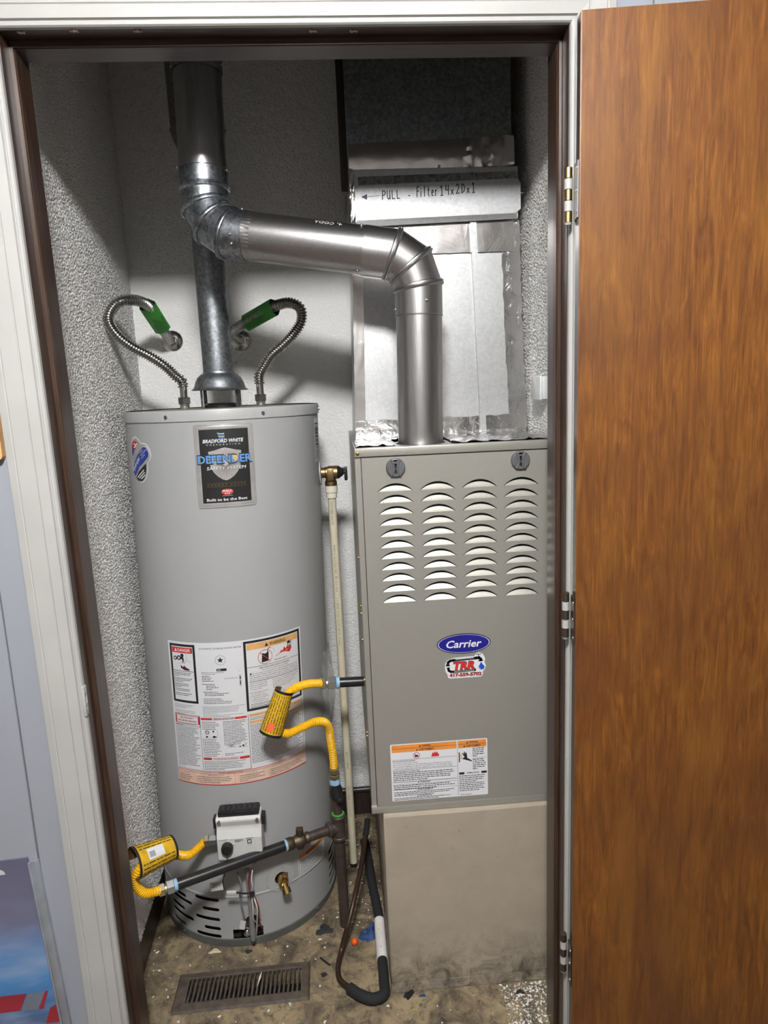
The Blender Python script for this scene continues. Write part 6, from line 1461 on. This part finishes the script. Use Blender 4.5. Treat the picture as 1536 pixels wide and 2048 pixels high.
chunk('foam_scrap', 'dark scrap lying among the white paint chips', 'scrap', 1040, 1985, 0.013, 0.006, 0.008, 'dirt_chunk')
chunk('plaster_flake', 'pale tan plaster flake in front of the water heater', 'debris', 430, 1903, 0.020, 0.010, 0.004, 'plaster')
chunk('debris_lump', 'dark lump of debris close to the heater base ring', 'debris', 497, 1904, 0.011, 0.006, 0.006, 'dirt_chunk')
chunk('debris_lump', 'dark grey lump between register and copper line', 'debris', 648, 1951, 0.010, 0.006, 0.007, 'dirt_chunk')
chunk('debris_lump', 'flat grey rag lump beside the gas riser', 'debris', 650, 1860, 0.028, 0.022, 0.005, 'dirt_chunk')
b = MB(); b.tube(spline([on(641, 1915, 'z', 0.004), on(648, 1921, 'z', 0.005), on(660, 1930, 'z', 0.004)], 0.003), 0.0022, 8); own_base(b, 'wire_scrap', 'foam_black', on(648, 1921, 'z', 0), 'short bent black wire scrap near the register', 'scrap')
for i, (u, v, lb) in enumerate(((357, 2044, 'white paint chip in front of the floor register, toward the opening'), (650, 2044, 'white paint chip lying between register and closet threshold'), (400, 1894, 'white paint chip beside the pale tan plaster flake'), (640, 1879, 'white paint chip beside the flat grey rag lump'), (575, 1893, 'white paint chip against the heater base ring'), (580, 2008, 'white paint chip touching the near rim of the register'), (776, 2012, 'white paint chip at the bend of the foam insulation'), (315, 1905, 'white paint chip close to the dark side baseboard'), (640, 1972, 'white paint chip between register and bent copper line'))):
    chunk('paint_chip', lb, 'paint chip', u, v, 0.0045+0.002*(i % 2), 0.003, 0.0025, 'flake_white', 'loose white paint chips on the closet floor', ang=i)
# fine flakes: nobody could count them
R_ = random.Random(21); b = MB()
def flake(x, y, s):
    a = R_.random()*6.3; z = 0.0006+R_.random()*0.0012
    c_, s_ = cos(a)*s, sin(a)*s
    k = len(b.v); b.add([(x+c_, y+s_, 0.0003), (x-s_*0.6, y+c_*0.6, 0.0003), (x-c_*0.8, y-s_*0.8, 0.0003), (x+s_*0.5, y-c_*0.5, 0.0003), (x, y, z+0.001)], [(0, 1, 4), (1, 2, 4), (2, 3, 4), (3, 0, 4)])
def free(x, y):
    if (x-HX)**2+(y-HY)**2 < 0.258**2: return False
    if x > BX0-0.002 and y > BY0-0.003: return False
    if x < xl(y)+0.01: return False
    if -0.005 < x < 0.345 and -0.035 < y < 0.097: return False
    if 0.385 < x < BX0 and -0.085 < y < 0.16: return False
    return True
cnt = 0
while cnt < 1400:
    if R_.random() < 0.45: x, y = 0.80+R_.random()*0.15, -0.14+R_.random()*0.11
    elif R_.random() < 0.5: x, y = 0.40+R_.random()*0.14, R_.random()*0.68
    else: x, y = -0.09+R_.random()*1.03, -0.17+R_.random()*0.75
    if free(x, y): flake(x, y, 0.0009+R_.random()**4*0.0050); cnt += 1
o = b.build('paint_flakes', 'flake_white'); tag(o, 'fine white paint flakes scattered over the dirty closet floor', 'debris', None, 'stuff')

# ================================================================== THINGS ON THE ROOM WALL
po = thing('wall_poster', 'glossy blue poster with silver edge strip on the grey wall', 'poster', (-0.145, -0.2015, 0.0))
po.rotation_euler = (0, radians(-2.6), 0)
zt2 = 0.573
def plocal(mb): return mb
m = MB(); m.box((-0.42, -0.2035, 0.12), (-0.150, -0.2005, zt2)); po_s = m.build('sheet', 'poster_print', po)
S = Sheet(lambda s, t, h: Vector((s, -0.2037-h, t-0.028)), False)
S.poly([(-0.42, 0.300), (-0.205, 0.296), (-0.225, 0.258), (-0.42, 0.258)], 'poster_red', 1); S.poly([(-0.203, 0.296), (-0.170, 0.294), (-0.190, 0.255), (-0.222, 0.257)], 'poster_grey', 1); S.poly([(-0.168, 0.297), (-0.162, 0.297), (-0.178, 0.256), (-0.188, 0.256)], 'poster_red', 1); S.poly([(-0.165, 0.256), (-0.152, 0.262), (-0.152, 0.22), (-0.18, 0.22)], 'poster_red', 1)
S.build(po_s)
b = MB(); b.prism([Vector((-0.208+0.010*cos(radians(a)), -0.2041, 0.543+0.011*sin(radians(a)))) for a in range(0, 181, 20)], (0, 0.0004, 0)); b.build('hang_hole', 'plate_white', po_s)
m = MB(); m.box((-0.1475, -0.2135, 0.12), (-0.1435, -0.2005, zt2-0.006), bevel=0.0015); m.box((-0.1435, -0.2110, 0.12), (-0.1290, -0.2005, zt2-0.004), bevel=0.002); m.build('edge_strip', 'frame_silver', po)
pq = thing('wall_plaque', 'light wooden plaque with dark red spots on the grey wall', 'plaque', (-0.17, -0.2, 1.357))
m = MB(); m.prism([Vector((x, -0.2003, z)) for x, z in rrect(-0.30, 1.357, -0.1105, 1.60, 0.008)], (0, -0.014, 0)); m.build('board', 'plaque_wood', pq)
for z in (1.380, 1.410, 1.450, 1.49):
    b = MB(); b.lathe((-0.124, -0.2143, z), (0, -1, 0), [(0.009, 0), (0.008, 0.001)], 16); b.build('spot', 'plaque_red', pq)
